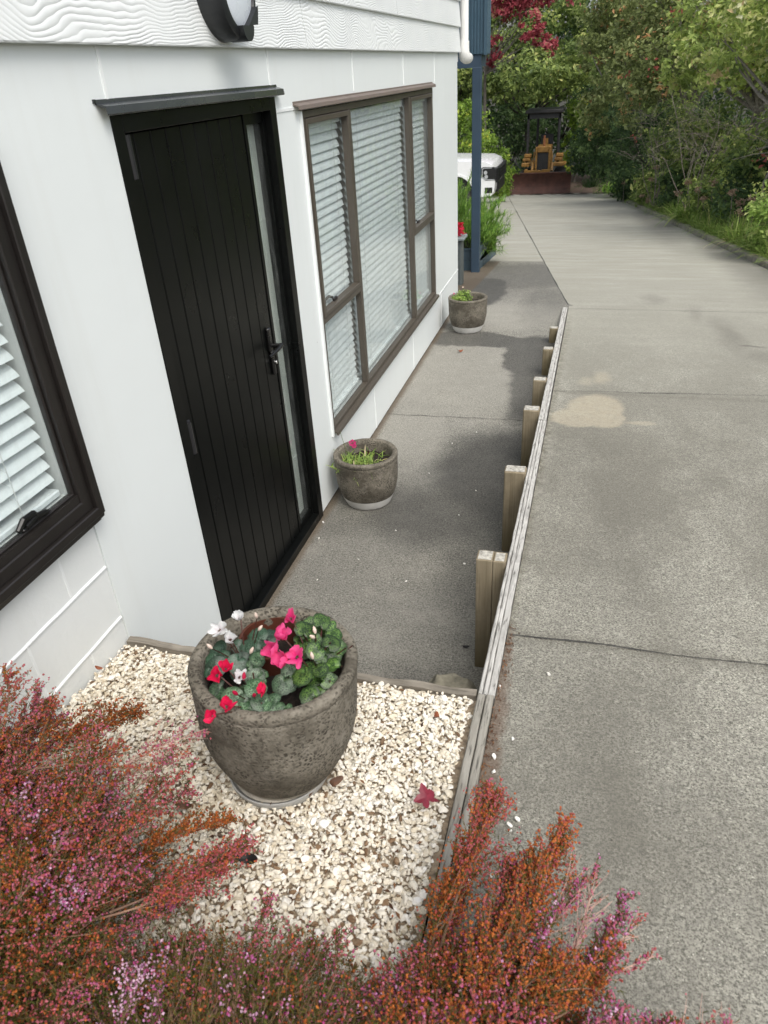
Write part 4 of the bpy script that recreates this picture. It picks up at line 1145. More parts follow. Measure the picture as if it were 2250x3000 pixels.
def basis(nrm, spin):
    n = np.array(nrm, float); n /= np.linalg.norm(n)
    a = np.cross(n, [0.31, 0.87, 0.2]); a /= np.linalg.norm(a); b = np.cross(n, a)
    c, s = math.cos(spin), math.sin(spin)
    return np.stack([c*a+s*b, -s*a+c*b, n], 1)
def heart_leaf(c, nrm, size, spin):
    nr, na = 5, 24; V = [(0, 0, 0)]; Rd = [0]; F = []
    for i in range(1, nr+1):
        q = i/nr
        for k in range(na):
            a = 2*math.pi*k/na
            rr = (0.88 + 0.16*math.cos(a) - 0.42*math.exp(-((abs(a-math.pi))/0.30)**2))*(1+0.035*math.sin(9*a))
            x = q*rr*math.cos(a); y = q*rr*math.sin(a)
            z = -0.11*q*q + 0.05*math.sin(3*a+spin)*q + 0.06*abs(y)
            V.append((x, y, z)); Rd.append(q)
    for k in range(na): F.append((0, 1+k, 1+(k+1) % na, 1+(k+1) % na))
    V = np.array(V)*size; Q = []
    for i in range(nr-1):
        for k in range(na): Q.append((1+i*na+k, 1+(i+1)*na+k, 1+(i+1)*na+(k+1) % na, 1+i*na+(k+1) % na))
    T = [(0, 1+k, 1+(k+1) % na) for k in range(na)]
    return V @ basis(nrm, spin).T + np.array(c), T, Q, Rd
def leaves_mesh(name, items, mat, parent):
    Vs, Ts, Qs, Rs, Tn = [], [], [], [], []; o = 0
    for (c, nrm, size, spin) in items:
        V, T, Q, Rd = heart_leaf(c, nrm, size, spin)
        Vs.append(V); Ts.append(np.array(T)+o); Qs.append(np.array(Q)+o); Rs += Rd; Tn += [random.random()]*len(V); o += len(V)
    return np_obj(name, np.concatenate(Vs), [np.concatenate(Ts), np.concatenate(Qs)], mat, parent, tint=Tn, extra=Rs, smooth=True)
def cyc_flower(c, size, mat, parent, face, spin=0.0, openv=0.5):
    Vs, Qs, Rs = [], [], []; o = 0; nu, nv = 7, 5
    B = basis(face, spin)
    for k in range(5):
        a = 2*math.pi*k/5 + random.uniform(-.2, .2); op = openv + random.uniform(-.18, .18)
        ca, sa = math.cos(a), math.sin(a); tw = random.uniform(-1.1, 1.1); L = random.uniform(0.9, 1.1)
        for i in range(nu):
            q = i/(nu-1); w = 0.31*math.sin(math.pi*min(1, 0.12+q*0.80))**0.8*(1 - 0.35*max(0, q-0.75)/0.25)
            rad = 0.10 + op*q*0.9*L + 0.12*math.sin(q*math.pi); up = (1-op*0.75)*q*L - 0.15*q*q*op
            for j in range(nv):
                s = -1+2*j/(nv-1); tt = s*w
                dz = 0.14*s*s*w*3 + 0.09*math.sin(q*6+s*3+k)
                t2 = tt*math.cos(tw*q); dr = tt*math.sin(tw*q)
                x = (rad+dr)*ca - t2*sa; y = (rad+dr)*sa + t2*ca
                Vs.append((x, y, up+dz)); Rs.append(q)
        for i in range(nu-1):
            for j in range(nv-1): p = o+i*nv+j; Qs.append((p, p+1, p+nv+1, p+nv))
        o += nu*nv
    V = np.array(Vs)*size @ B.T + np.array(c)
    return np_obj('flower', V, np.array(Qs), mat, parent, extra=Rs, smooth=True)
def cyclamen(label, centre, flowers, fmat, leaves, lmat, buds=(), bud_mat=None, size=0.026, dead=0):
    t = thing('cyclamen', label, 'flowering plant', centre)
    st = MB(); base = Vector(centre)
    its = []
    def inside(x, y, r=0.152):
        dx, dy = x-0.732, y+0.388; q = math.hypot(dx, dy)
        return (x, y) if q < r else (0.732+dx*r/q, -0.388+dy*r/q)
    for (x, y, z) in leaves:
        x, y = inside(x, y)
        out = Vector((x-centre[0], y-centre[1], 0))
        n = (0.25+1.6*out.x + random.uniform(-.35, .35), -0.45+1.6*out.y + random.uniform(-.35, .35), 1.0)
        its.append(((x, y, z+random.uniform(-.012, .012)), n, random.uniform(0.021, 0.029), random.uniform(0, 6.28)))
        for _ in range(2):
            its.append((inside(x+random.uniform(-.022, .022), y+random.uniform(-.022, .022)) + (z-random.uniform(0.0, 0.03),), (n[0]+random.uniform(-.5, .5), n[1]+random.uniform(-.5, .5), 1.0), random.uniform(0.016, 0.024), random.uniform(0, 6.28)))
    leaves_mesh('foliage', its, lmat, t)
    for (x, y, z) in leaves: st.tube([base, (x*0.6+base.x*0.4, y*0.6+base.y*0.4, z-0.02), (x, y, z-0.004)], 0.0016, 5)
    for (x, y, z) in flowers:
        st.tube([base, (x*0.55+base.x*0.45, y*0.55+base.y*0.45, base.z*0.4+z*0.6), (x+0.003, y, z+0.004), (x, y-0.002, z-0.001)], [0.0018, 0.0016, 0.0014, 0.002], 6)
        cyc_flower((x, y, z), size*random.uniform(0.85, 1.15), fmat, t, (random.uniform(-.3, .5), random.uniform(-.75, -.1), random.uniform(.6, 1.0)), random.uniform(0, 6), random.uniform(0.2, 0.55))
    for (x, y, z) in buds:
        st.tube([base, (x*0.55+base.x*0.45, y*0.55+base.y*0.45, base.z*0.4+z*0.6), (x, y, z)], 0.0013, 5)
        m = MB(); d = Vector((random.uniform(-.4, .4), random.uniform(-.4, .4), 0.5)).normalized()
        m.tube([Vector((x, y, z)) + d*s*0.018 for s in (0, .25, .5, .8, 1)], [0.002, 0.0042, 0.0045, 0.003, 0.0006], 8); autosmooth(m.out('bud', bud_mat or fmat, t), 80)
    st.out('stem', M_stem, t, smooth=True)
cyclamen('rose pink cyclamen with netted green leaves at the right of the large pot', (0.84, -0.37, 0.935),
    [(0.759, -0.314, 1.065), (0.767, -0.387, 1.07), (0.764, -0.424, 1.065), (0.820, -0.431, 1.06), (0.794, -0.443, 1.05)], M_pink,
    [(0.824, -0.276, 1.03), (0.861, -0.307, 1.03), (0.900, -0.333, 1.02), (0.794, -0.266, 1.025), (0.772, -0.278, 1.0), (0.864, -0.42, 1.02), (0.905, -0.383, 1.01), (0.890, -0.426, 1.0), (0.832, -0.44, 1.02), (0.868, -0.474, 0.99),
     (0.815, -0.367, 1.035), (0.872, -0.354, 1.05), (0.793, -0.32, 1.03), (0.834, -0.306, 1.05), (0.822, -0.344, 1.03), (0.850, -0.385, 1.045), (0.875, -0.285, 1.01), (0.905, -0.30, 1.0), (0.80, -0.30, 1.0), (0.85, -0.33, 1.0), (0.84, -0.41, 1.0)], M_cycR,
    [(0.836, -0.352, 1.065), (0.852, -0.418, 1.05), (0.842, -0.372, 1.07)], M_bud, 0.043)
cyclamen('crimson cyclamen with silver marbled leaves at the front of the large pot', (0.735, -0.49, 0.935),
    [(0.661, -0.512, 1.05), (0.676, -0.494, 1.055), (0.785, -0.535, 1.055), (0.722, -0.594, 1.05), (0.704, -0.616, 1.045)], M_red,
    [(0.716, -0.419, 1.02), (0.797, -0.472, 1.01), (0.719, -0.459, 1.025), (0.773, -0.537, 1.02), (0.744, -0.578, 1.01), (0.722, -0.511, 1.02), (0.66, -0.517, 1.01), (0.802, -0.532, 1.0), (0.752, -0.511, 1.02), (0.797, -0.429, 1.0), (0.69, -0.53, 1.0), (0.705, -0.56, 1.02), (0.73, -0.54, 1.0)], M_cycS,
    [(0.766, -0.55, 1.05), (0.725, -0.512, 1.05), (0.73, -0.555, 1.05)], M_red, 0.030)
cyclamen('white cyclamen with dark leaves at the back left of the large pot', (0.655, -0.375, 0.935),
    [(0.638, -0.338, 1.065), (0.608, -0.386, 1.065), (0.641, -0.402, 1.055), (0.712, -0.507, 1.05)], M_white,
    [(0.593, -0.419, 1.0), (0.675, -0.328, 1.0), (0.646, -0.372, 1.0), (0.694, -0.309, 0.99), (0.6, -0.388, 1.0), (0.679, -0.372, 1.0), (0.61, -0.44, 0.99), (0.66, -0.42, 1.0), (0.70, -0.36, 0.99)], M_cycD,
    [(0.606, -0.428, 1.045), (0.690, -0.352, 1.05), (0.668, -0.310, 1.05), (0.704, -0.43, 1.05)], M_bud, 0.029)

# ------------------------------------------------------------------ blade / needle / leaf generators
def blades(roots, dirs, length, width, droop, seg=4):
    """curved tapering strips; all inputs arrays"""
    n = len(roots); d = dirs/np.linalg.norm(dirs, axis=1)[:, None]
    side = np.cross(d, np.array([0.1, 0.05, 1.0])); side /= (np.linalg.norm(side, axis=1)[:, None]+1e-9)
    V = np.zeros((n, seg+1, 2, 3)); 
    for i in range(seg+1):
        q = i/seg
        p = roots + d*(length*q)[:, None]; p[:, 2] -= droop*length*q*q
        w = width*(1-q)**0.7*0.5 + 0.0003
        V[:, i, 0] = p - side*w[:, None]; V[:, i, 1] = p + side*w[:, None]
    k = (seg+1)*2; base = (np.arange(n)*k)[:, None]
    F = np.concatenate([base + np.array([[2*i, 2*i+1, 2*i+3, 2*i+2]]) for i in range(seg)], 0)
    return V.reshape(-1, 3), F, k
def leaf_quads(c, nrm, size, r=rng, aspect=0.5, fold=0.25):
    n = len(c)
    a = r.normal(size=(n, 3)); nn = nrm/np.linalg.norm(nrm, axis=1)[:, None]
    u = np.cross(nn, a); u /= np.linalg.norm(u, axis=1)[:, None]; v = np.cross(nn, u)
    L = size[:, None]; W = L*aspect
    V = np.stack([c - u*L*0.5, c - v*W*0.5 + nn*L*fold*0.4 + u*L*0.06, c + u*L*0.5 - nn*L*0.12, c + v*W*0.5 + nn*L*fold*0.4 + u*L*0.06], 1)
    b = (np.arange(n)*4)[:, None]
    F = np.concatenate([b+np.array([[0, 1, 2]]), b+np.array([[0, 2, 3]])], 0)
    return V.reshape(-1, 3), F
def crown_arr(lobes, n, size, clump=22, sig=0.16, shell=(0.62, 1.05), up=0.35, aspect=0.55):
    lobes = np.array(lobes, float); wts = (lobes[:, 3]*lobes[:, 4]+lobes[:, 3]*lobes[:, 5]+lobes[:, 4]*lobes[:, 5]); wts /= wts.sum()
    nc = max(1, n//clump)
    li = rng.choice(len(lobes), nc, p=wts)
    d = rng.normal(size=(nc, 3)); d /= np.linalg.norm(d, axis=1)[:, None]
    rad = rng.uniform(shell[0], shell[1], nc)*(1+0.10*np.sin(d[:, 0]*7+d[:, 2]*5))
    cc = lobes[li, :3] + d*lobes[li, 3:6]*rad[:, None]
    k = np.repeat(np.arange(nc), clump)
    s = sig*np.cbrt(lobes[li, 3]*lobes[li, 4]*lobes[li, 5])[k]
    P = cc[k] + rng.normal(size=(len(k), 3))*s[:, None]*np.array([1, 1, 0.75])
    N = d[k]*0.8 + rng.normal(size=(len(k), 3))*0.75 + np.array([0, 0, up])
    sz = size*rng.uniform(0.6, 1.3, len(k))
    V, F = leaf_quads(P, N, sz, aspect=aspect)
    ct = rng.normal(0.46, 0.22, nc)[k] + rng.normal(0, 0.17, len(k))
    return V, F, np.repeat(np.clip(ct, 0, 1), 4)
def limbs(m, base, tips, r0, bend=0.15, n=6, sides=7):
    for tp in tips:
        b = Vector(base); e = Vector(tp); pts = []; rs = []
        off = Vector((random.uniform(-1, 1), random.uniform(-1, 1), random.uniform(-.3, .6)))*bend*(e-b).length
        for i in range(n+1):
            q = i/n; pts.append(b.lerp(e, q) + off*math.sin(q*math.pi) + Vector((random.uniform(-1, 1), random.uniform(-1, 1), 0))*0.012*(e-b).length*(1 if 0 < i < n else 0)); rs.append(r0*(1-0.86*q))
        m.tube(pts, rs, sides)
def tree(name, label, cat, base, lobes, n, size, lmat, bark=None, r0=0.09, group=None, sig=0.16, extra=None, up=0.75, aspect=0.55, trunk_h=None, shell=(0.62, 1.05)):
    t = thing(name, label, cat, base, group)
    V, F, T = crown_arr(lobes, n, size*1.22, clump=30, sig=sig*0.74, up=up, aspect=aspect, shell=shell)
    np_obj('crown', V, F, lmat, t, tint=T)
    m = MB(); b = Vector(base)
    hz_ = min(l[2]-0.5*l[5] for l in lobes); top = b + Vector((random.uniform(-.1, .1), 0, max(0.15, (trunk_h if trunk_h else (hz_-b.z)*0.8))))
    m.tube([b + Vector((0, 0, -0.15)), b.lerp(top, 0.5) + Vector((random.uniform(-.05, .05), random.uniform(-.05, .05), 0)), top], [r0*1.25, r0, r0*0.85], 9)
    for l in lobes:
        c = Vector(l[:3])
        limbs(m, top, [c + Vector((random.uniform(-.7, .7)*l[3], random.uniform(-.7, .7)*l[4], random.uniform(-.2, .8)*l[5])) for _ in range(4)], r0*0.36)
    m.out('trunk', bark or M_bark, t, smooth=True)
    if extra: extra(t)
    return t

# ------------------------------------------------------------------ small plants in the pots
def tuft(name, label, cat, c, n, L, W, mat, spread=0.9, droop=0.45, rad=0.05, parent_flowers=None):
    t = thing(name, label, cat, c)
    r = rng.normal(size=(n, 3))*np.array([rad, rad, 0.002]) + np.array(c)
    d = rng.normal(size=(n, 3))*np.array([spread, spread, 0.25]) + np.array([0, 0, 0.8]); d[:, 2] = np.abs(d[:, 2])+0.15
    V, F, k = blades(r, d, L*rng.uniform(0.5, 1.1, n), np.full(n, W), droop*rng.uniform(0.5, 1.4, n), 4)
    np_obj('foliage', V, F, mat, t, tint=np.repeat(np.clip(rng.normal(0.55, 0.2, n), 0, 1), k))
    return t
t = tuft('pinks_plant', 'grassy leaved pinks with one magenta flower in the pot by the door', 'flowering plant', (0.17, 1.965, 0.245), 300, 0.105, 0.0068, M_grass, 0.75, 0.5, 0.06)
def pinks_flower(c, s, parent):
    Vs, Qs, Rs = [], [], []; o = 0
    for k in range(5):
        a = 2*math.pi*k/5; na = 5
        for i in range(4):
            q = i/3
            for j in range(na):
                b = a + (-1+2*j/(na-1))*0.60*q**0.5; r_ = q*(1+0.10*math.cos(j*math.pi))
                Vs.append((r_*math.cos(b), r_*math.sin(b), 0.18*q*q+0.06*math.sin(j*2+k))); Rs.append(q)
        for i in range(3):
            for j in range(na-1): p = o+i*na+j; Qs.append((p, p+1, p+na+1, p+na))
        o += 4*na
    V = np.array(Vs)*s @ basis((0.3, -0.6, 0.7), 0.3).T + np.array(c)
    np_obj('flower', V, np.array(Qs), M_magenta, parent, extra=Rs, smooth=True)
pinks_flower((0.126, 2.036, 0.345), 0.021, t); pinks_flower((0.140, 2.022, 0.335), 0.014, t)
m = MB(); m.tube([(0.15, 1.99, 0.245), (0.135, 2.02, 0.30), (0.127, 2.036, 0.343)], 0.0015, 5); m.tube([(0.19, 1.96, 0.245), (0.24, 1.955, 0.33)], 0.0015, 5)
m.tube([(0.10, 2.03, 0.245), (0.06, 2.06, 0.35), (0.045, 2.07, 0.40)], 0.0012, 5)
m.out('stem', M_stem_g, t)
m = MB(); m.tube([(0.242, 1.955, 0.325), (0.246, 1.953, 0.337), (0.249, 1.951, 0.35)], [0.004, 0.006, 0.002], 8); m.out('bud', M_nursery, t, smooth=True)
t = thing('seedling', 'bushy light green seedling with a tiny pale flower in the farthest pot', 'plant', (0.22, 5.24, 0.255))
V, F, T = crown_arr([(0.205, 5.235, 0.31, 0.075, 0.075, 0.06), (0.235, 5.225, 0.33, 0.05, 0.05, 0.065), (0.17, 5.22, 0.30, 0.05, 0.05, 0.04)], 620, 0.026, 8, 0.2)
np_obj('foliage', V, F, M_l_bright, t, tint=T*0.7)
m = MB(); m.tube([(0.21, 5.24, 0.25), (0.225, 5.235, 0.36), (0.222, 5.235, 0.405)], 0.002, 5); m.tube([(0.19, 5.23, 0.25), (0.14, 5.21, 0.35)], 0.0018, 5); m.out('stem', M_stem_g, t)
cyc_flower((0.222, 5.235, 0.405), 0.014, M_bud, t, (0, -0.5, 0.8)); cyc_flower((0.14, 5.21, 0.355), 0.012, M_pink, t, (0, -0.6, 0.6))

# ------------------------------------------------------------------ heather
M_floret = make_leaf('heather_floret', [(0.0, (0.16, 0.042, 0.014)), (0.18, (0.36, 0.092, 0.024)), (0.34, (0.56, 0.18, 0.042)), (0.42, (0.42, 0.080, 0.055)), (0.56, (0.48, 0.115, 0.125)), (0.70, (0.54, 0.19, 0.24)), (0.80, (0.48, 0.07, 0.24)), (0.90, (0.55, 0.24, 0.44)), (1.0, (0.74, 0.50, 0.62))], 0.6, 0.3, 0.2)
M_needle = make_leaf('heather_needle', [(0, (0.025, 0.034, 0.008)), (0.5, (0.075, 0.082, 0.017)), (0.85, (0.15, 0.105, 0.024)), (1, (0.19, 0.07, 0.03))], 0.7, 0.2, 0.2)
M_hstem = mat_plain('heather_stem', (0.20, 0.115, 0.075), 0.8, var=0.4, nscale=30)
M_hstem_pale = mat_plain('heather_stem_pale', (0.42, 0.27, 0.22), 0.8, var=0.3, nscale=30)
OCT = np.array([(1, 0, 0), (0, 1, 0), (-1, 0, 0), (0, -1, 0), (0, 0, 1.35), (0, 0, -1.1)], float)
OCF = np.array([(0, 1, 4), (1, 2, 4), (2, 3, 4), (3, 0, 4), (1, 0, 5), (2, 1, 5), (3, 2, 5), (0, 3, 5)])
def heather(label, root, sprays, group='heather bushes in the foreground', pale=False):
    """sprays: (tip, width, twigs, floret density, tint, root offset)"""
    t = thing('heather', label, 'heather shrub', root, group)
    FP, FT, FS = [], [], []; NR, ND, NT = [], [], []; st = MB(); st2 = MB()
    for (tip, wid, ntw, dens, tint, rt, bare) in sprays:
        a = np.array(rt, float); b = np.array(tip, float); L = np.linalg.norm(b-a)
        side = rng.normal(size=3)*0.10*L; side[2] = abs(side[2])*0.5
        def P(q): return a + (b-a)*q + side*np.sin(q*np.pi) + np.array([0, 0, -0.06*L])*q*(q-0.3)
        pts = [P(q) for q in np.linspace(0, 1, 9)]
        (st2 if bare else st).tube(pts, list(np.linspace(0.0028, 0.0008, 9)), 4, False)
        ax = (b-a)/L
        for i in range(ntw):
            q = 0.30 + 0.70*(i+rng.random())/ntw
            o = P(min(q, 1)); e = rng.normal(size=3); e -= ax*(e@ax); e /= np.linalg.norm(e)
            an = rng.uniform(0.40, 0.95); d = ax*math.cos(an) + e*math.sin(an)
            l = wid*(0.40 + 1.10*(1-q)**0.75)*rng.uniform(0.6, 1.2)
            if i % 2 == 0 or bare: (st2 if bare else st).tube([o, o+d*l*0.5+ax*l*0.08, o+d*l+ax*l*0.25], [0.0008, 0.0006, 0.0003], 3, False)
            nf = rng.poisson(dens*1.2)
            if nf:
                s = rng.uniform(0.15, 1.08, nf); pp = o + d*(l*s)[:, None] + ax*(l*0.25*s*s)[:, None] + rng.normal(size=(nf, 3))*0.0026
                FP.append(pp); tw = tint + rng.normal(0, 0.07); FT.append(np.clip(tw + rng.normal(0, 0.09, nf), 0, 1)); FS.append(rng.uniform(0.0017, 0.0030, nf))
            nn = 10 if not bare else 2
            s = rng.uniform(0.0, 0.95, nn); pp = o + d*(l*s)[:, None] + ax*(l*0.25*s*s)[:, None]
            NR.append(pp); ND.append(rng.normal(size=(nn, 3))*0.8 + d*0.9); NT.append(np.clip(rng.normal(0.45+0.2*(tint < 0.5), 0.22, nn), 0, 1))
    FP = np.concatenate(FP); FT = np.concatenate(FT); FS = np.concatenate(FS); n = len(FP)
    V = np.einsum('nij,vj->nvi', rot_mats(n), OCT)*FS[:, None, None] + FP[:, None, :]
    np_obj('flowers', V.reshape(-1, 3), (OCF[None]+(np.arange(n)*6)[:, None, None]).reshape(-1, 3), M_floret, t, tint=np.repeat(FT, 6))
    NR = np.concatenate(NR); ND = np.concatenate(ND); NT = np.concatenate(NT); n = len(NR)
    V, F, k = blades(NR, ND, rng.uniform(0.006, 0.011, n), np.full(n, 0.0014), np.zeros(n), 1)
    np_obj('foliage', V, F, M_needle, t, tint=np.repeat(NT, k))
    if st.v: st.out('stems', M_hstem, t)
    if st2.v: st2.out('dry_stems', M_hstem_pale, t)

def dome_sprays(n, cx, cy, rx, ry, z0, h, root, tints, wid=(0.05, 0.09), dens=(5, 9), ntw=34):
    out = []
    while len(out) < n:
        u, v = random.uniform(-1, 1), random.uniform(-1, 1)
        if u*u+v*v > 1: continue
        z = z0 + h*(1-(u*u+v*v))**0.6*random.uniform(0.75, 1.05)
        tip = (cx+rx*u, cy+ry*v, z)
        rt = (root[0]+0.45*(cx+rx*u*0.8-root[0])+random.uniform(-.04, .04), root[1]+0.45*(cy+ry*v*0.8-root[1])+random.uniform(-.04, .04), root[2]+random.uniform(0, 0.06))
        out.append((tip, random.uniform(*wid), ntw, random.uniform(*dens), random.choice(tints)+random.uniform(-.04, .04), rt, False))
    return out
rootL = (0.34, -1.12, 0.70)
sL = dome_sprays(210, 0.33, -1.04, 0.38, 0.37, 0.76, 0.36, rootL, [0.08, 0.2, 0.3, 0.42, 0.45, 0.48, 0.52, 0.56, 0.62, 0.7, 0.93], (0.055, 0.085), (3, 6.5), 36)
sL += dome_sprays(130, 0.40, -1.02, 0.40, 0.34, 0.70, 0.20, rootL, [0.2, 0.45, 0.6], (0.06, 0.10), (0.3, 2.0), 34)
sL += dome_sprays(170, 0.32, -1.03, 0.33, 0.33, 0.74, 0.30, rootL, [0.15, 0.2, 0.45, 0.5], (0.07, 0.11), (0.5, 3.0), 40)
def S(tip, wid, ntw, dens, tint, rt, bare=False): sL.append((tip, wid, ntw, dens, tint, rt, bare))
S((0.205, -0.63, 1.10), 0.07, 40, 8, 0.48, (0.2, -0.95, 0.95)); S((0.13, -0.66, 1.06), 0.07, 40, 8, 0.52, (0.15, -0.95, 0.9)); S((0.08, -0.62, 1.02), 0.06, 34, 7, 0.46, (0.12, -0.9, 0.9))
for k in range(26):
    S((random.uniform(0.05, 0.36), random.uniform(-0.80, -0.60), random.uniform(0.98, 1.13)), 0.075, 40, 7, random.choice([0.2, 0.44, 0.48, 0.52, 0.6]), (random.uniform(0.08, 0.3), -1.0+random.uniform(-.1, .1), 0.86))
for k in range(40):
    S((random.uniform(0.25, 0.66), random.uniform(-0.98, -0.68), random.uniform(0.94, 1.08)), 0.08, 40, 6, random.choice([0.2, 0.42, 0.48, 0.55, 0.62, 0.68, 0.9]), (random.uniform(0.2, 0.5), -1.05+random.uniform(-.1, .1), 0.82))
S((0.435, -0.535, 0.92), 0.07, 100, 11, 0.16, (0.20, -0.80, 0.92)); S((0.36, -0.60, 0.92), 0.06, 44, 9, 0.60, (0.2, -0.85, 0.9)); S((0.30, -0.62, 0.95), 0.06, 40, 9, 0.62, (0.18, -0.85, 0.9))
S((0.625, -0.555, 0.93), 0.075, 40, 4, 0.63, (0.42, -0.78, 0.90), True); S((0.585, -0.60, 0.90), 0.06, 34, 4, 0.55, (0.42, -0.80, 0.90), True); S((0.62, -0.66, 0.86), 0.05, 34, 6, 0.62, (0.42, -0.86, 0.88))
S((0.735, -0.690, 0.82), 0.05, 90, 11, 0.22, (0.62, -0.98, 0.84)); S((0.795, -0.760, 0.85), 0.075, 110, 11, 0.50, (0.62, -0.95, 0.86)); S((0.755, -0.80, 0.84), 0.05, 50, 9, 0.48, (0.58, -0.98, 0.86))
S((0.70, -0.875, 0.80), 0.03, 40, 8, 0.72, (0.62, -1.03, 0.82)); S((0.60, -0.72, 0.95), 0.06, 44, 8, 0.45, (0.42, -0.95, 0.92)); S((0.52, -0.70, 1.0), 0.06, 44, 8, 0.3, (0.38, -0.95, 0.92))
heather('large heather in rust, pink and lilac flower, left foreground by the white wall', rootL, sL)

rootM = (0.93, -1.18, 0.71)
sM = dome_sprays(150, 0.93, -1.13, 0.33, 0.27, 0.72, 0.17, rootM, [0.2, 0.45, 0.6, 0.85], (0.06, 0.09), (0.5, 2.6), 38)
def S2(tip, wid, ntw, dens, tint, rt, bare=False): sM.append((tip, wid, ntw, dens, tint, rt, bare))
S2((0.905, -0.86, 0.86), 0.06, 44, 5, 0.62, (0.86, -1.08, 0.80)); S2((1.04, -0.87, 0.83), 0.05, 40, 4, 0.68, (0.98, -1.08, 0.79)); S2((0.80, -0.95, 0.84), 0.06, 40, 4, 0.7, (0.82, -1.12, 0.80)); S2((0.96, -0.90, 0.84), 0.05, 40, 3, 0.6, (0.93, -1.08, 0.79))
S2((1.10, -0.93, 0.80), 0.05, 40, 2, 0.6, (1.0, -1.1, 0.77)); S2((0.75, -1.0, 0.86), 0.05, 40, 5, 0.9, (0.78, -1.16, 0.82)); S2((0.72, -1.04, 0.86), 0.045, 40, 8, 0.93, (0.75, -1.18, 0.82))
heather('low brownish green heather with few flowers, between the two bright bushes', rootM, sM)

rootR = (1.24, -1.12, 0.73)
sR = dome_sprays(95, 1.32, -1.0, 0.20, 0.21, 0.75, 0.16, rootR, [0.25, 0.30, 0.33, 0.45, 0.5, 0.58, 0.68, 0.8], (0.055, 0.085), (5, 9), 36)
sR += dome_sprays(90, 1.30, -1.0, 0.19, 0.21, 0.71, 0.13, rootR, [0.2, 0.3, 0.4, 0.55], (0.06, 0.10), (0.4, 2.5), 36)
def S3(tip, wid, ntw, dens, tint, rt, bare=False): sR.append((tip, wid, ntw, dens, tint, rt, bare))
S3((1.275, -0.560, 0.88), 0.075, 120, 11, 0.47, (1.215, -0.90, 0.80)); S3((1.255, -0.64, 0.84), 0.075, 90, 11, 0.28, (1.21, -0.92, 0.79)); S3((1.225, -0.72, 0.83), 0.05, 50, 9, 0.36, (1.20, -0.95, 0.78)); S3((1.225, -0.66, 0.80), 0.03, 40, 9, 0.55, (1.21, -0.9, 0.78))
S3((1.415, -0.640, 0.94), 0.08, 130, 11, 0.36, (1.30, -0.93, 0.83)); S3((1.375, -0.70, 0.92), 0.08, 100, 11, 0.30, (1.29, -0.95, 0.82)); S3((1.34, -0.71, 0.89), 0.075, 90, 10, 0.54, (1.27, -0.96, 0.81))
S3((1.485, -0.690, 0.92), 0.04, 44, 6, 0.78, (1.36, -0.92, 0.84)); S3((1.53, -0.735, 0.92), 0.04, 44, 6, 0.76, (1.38, -0.92, 0.84)); S3((1.475, -0.74, 0.93), 0.075, 50, 1.5, 0.66, (1.34, -0.93, 0.82), True); S3((1.44, -0.72, 0.93), 0.07, 50, 1, 0.6, (1.33, -0.92, 0.83), True)
S3((1.50, -0.79, 0.90), 0.05, 44, 6, 0.66, (1.37, -0.96, 0.83)); S3((1.50, -0.83, 0.91), 0.06, 44, 7, 0.30, (1.36, -1.0, 0.84)); S3((1.585, -0.80, 0.87), 0.03, 30, 2.5, 0.6, (1.40, -0.95, 0.83), True); S3((1.56, -0.73, 0.87), 0.03, 26, 1.5, 0.55, (1.40, -0.92, 0.84), True)
S3((1.52, -0.925, 0.90), 0.055, 50, 9, 0.76, (1.36, -1.03, 0.85)); S3((1.535, -0.955, 0.90), 0.05, 50, 9, 0.78, (1.37, -1.06, 0.85)); S3((1.49, -0.90, 0.92), 0.06, 50, 9, 0.32, (1.34, -1.02, 0.85)); S3((1.42, -0.88, 0.93), 0.06, 50, 10, 0.29, (1.30, -1.0, 0.85))
S3((1.60, -0.905, 0.87), 0.04, 44, 6, 0.72, (1.50, -1.05, 0.82)); S3((1.62, -0.89, 0.85), 0.03, 34, 4, 0.5, (1.52, -1.05, 0.82)); S3((1.70, -0.88, 0.86), 0.06, 44, 1.6, 0.62, (1.56, -1.06, 0.82), True); S3((1.74, -0.93, 0.86), 0.06, 44, 1.2, 0.62, (1.58, -1.08, 0.82), True); S3((1.66, -0.95, 0.86), 0.06, 44, 1.6, 0.62, (1.55, -1.10, 0.82), True)
heather('orange and magenta heather spilling over the timber rail onto the driveway', rootR, sR)

# ------------------------------------------------------------------ fallen leaves
def flat_leaf(name, label, c, size, mat, rot, lobes=5, curl=0.25, group=None):
    t = 60; pts = []
    for k in range(t):
        a = 2*math.pi*k/t
        if lobes: r_ = (0.62 + 0.34*abs(math.cos(a*lobes/2))**2.2 + 0.04*math.cos(a*15))*(1-0.35*math.exp(-((a-math.pi)/.5)**2)) - 0.15*math.exp(-((a-math.pi)/.3)**2)
        else: r_ = 0.38/math.sqrt((math.cos(a)*0.40)**2+(math.sin(a)*1.0)**2+0.02)
        pts.append((r_*math.cos(a), r_*math.sin(a)))
    V = [(0, 0, 0)]; F = []
    for q in (0.5, 1.0):
        for (x, y) in pts: V.append((x*q, y*q, curl*(q*q*(x*x-0.6*y*y)) + 0.06*math.sin(4*x*q+3*y)))
    T = [(0, 1+k, 1+(k+1) % t) for k in range(t)]; Q = [(1+k, 1+t+k, 1+t+(k+1) % t, 1+(k+1) % t) for k in range(t)]
    o = np_obj(name, np.array(V)*size, [np.array(T), np.array(Q)], mat, smooth=True)
    o.location = c; o.rotation_euler = rot
    return tag(o, label, 'leaf', group)
M_leaf_red = mat_plain('fallen_red', (0.20, 0.018, 0.035), 0.55, var=0.35, nscale=30)
M_leaf_brown = mat_plain('fallen_brown', (0.085, 0.038, 0.018), 0.7, var=0.4, nscale=40)
M_leaf_black = mat_plain('fallen_black', (0.012, 0.010, 0.009), 0.6, var=0.3, nscale=30)
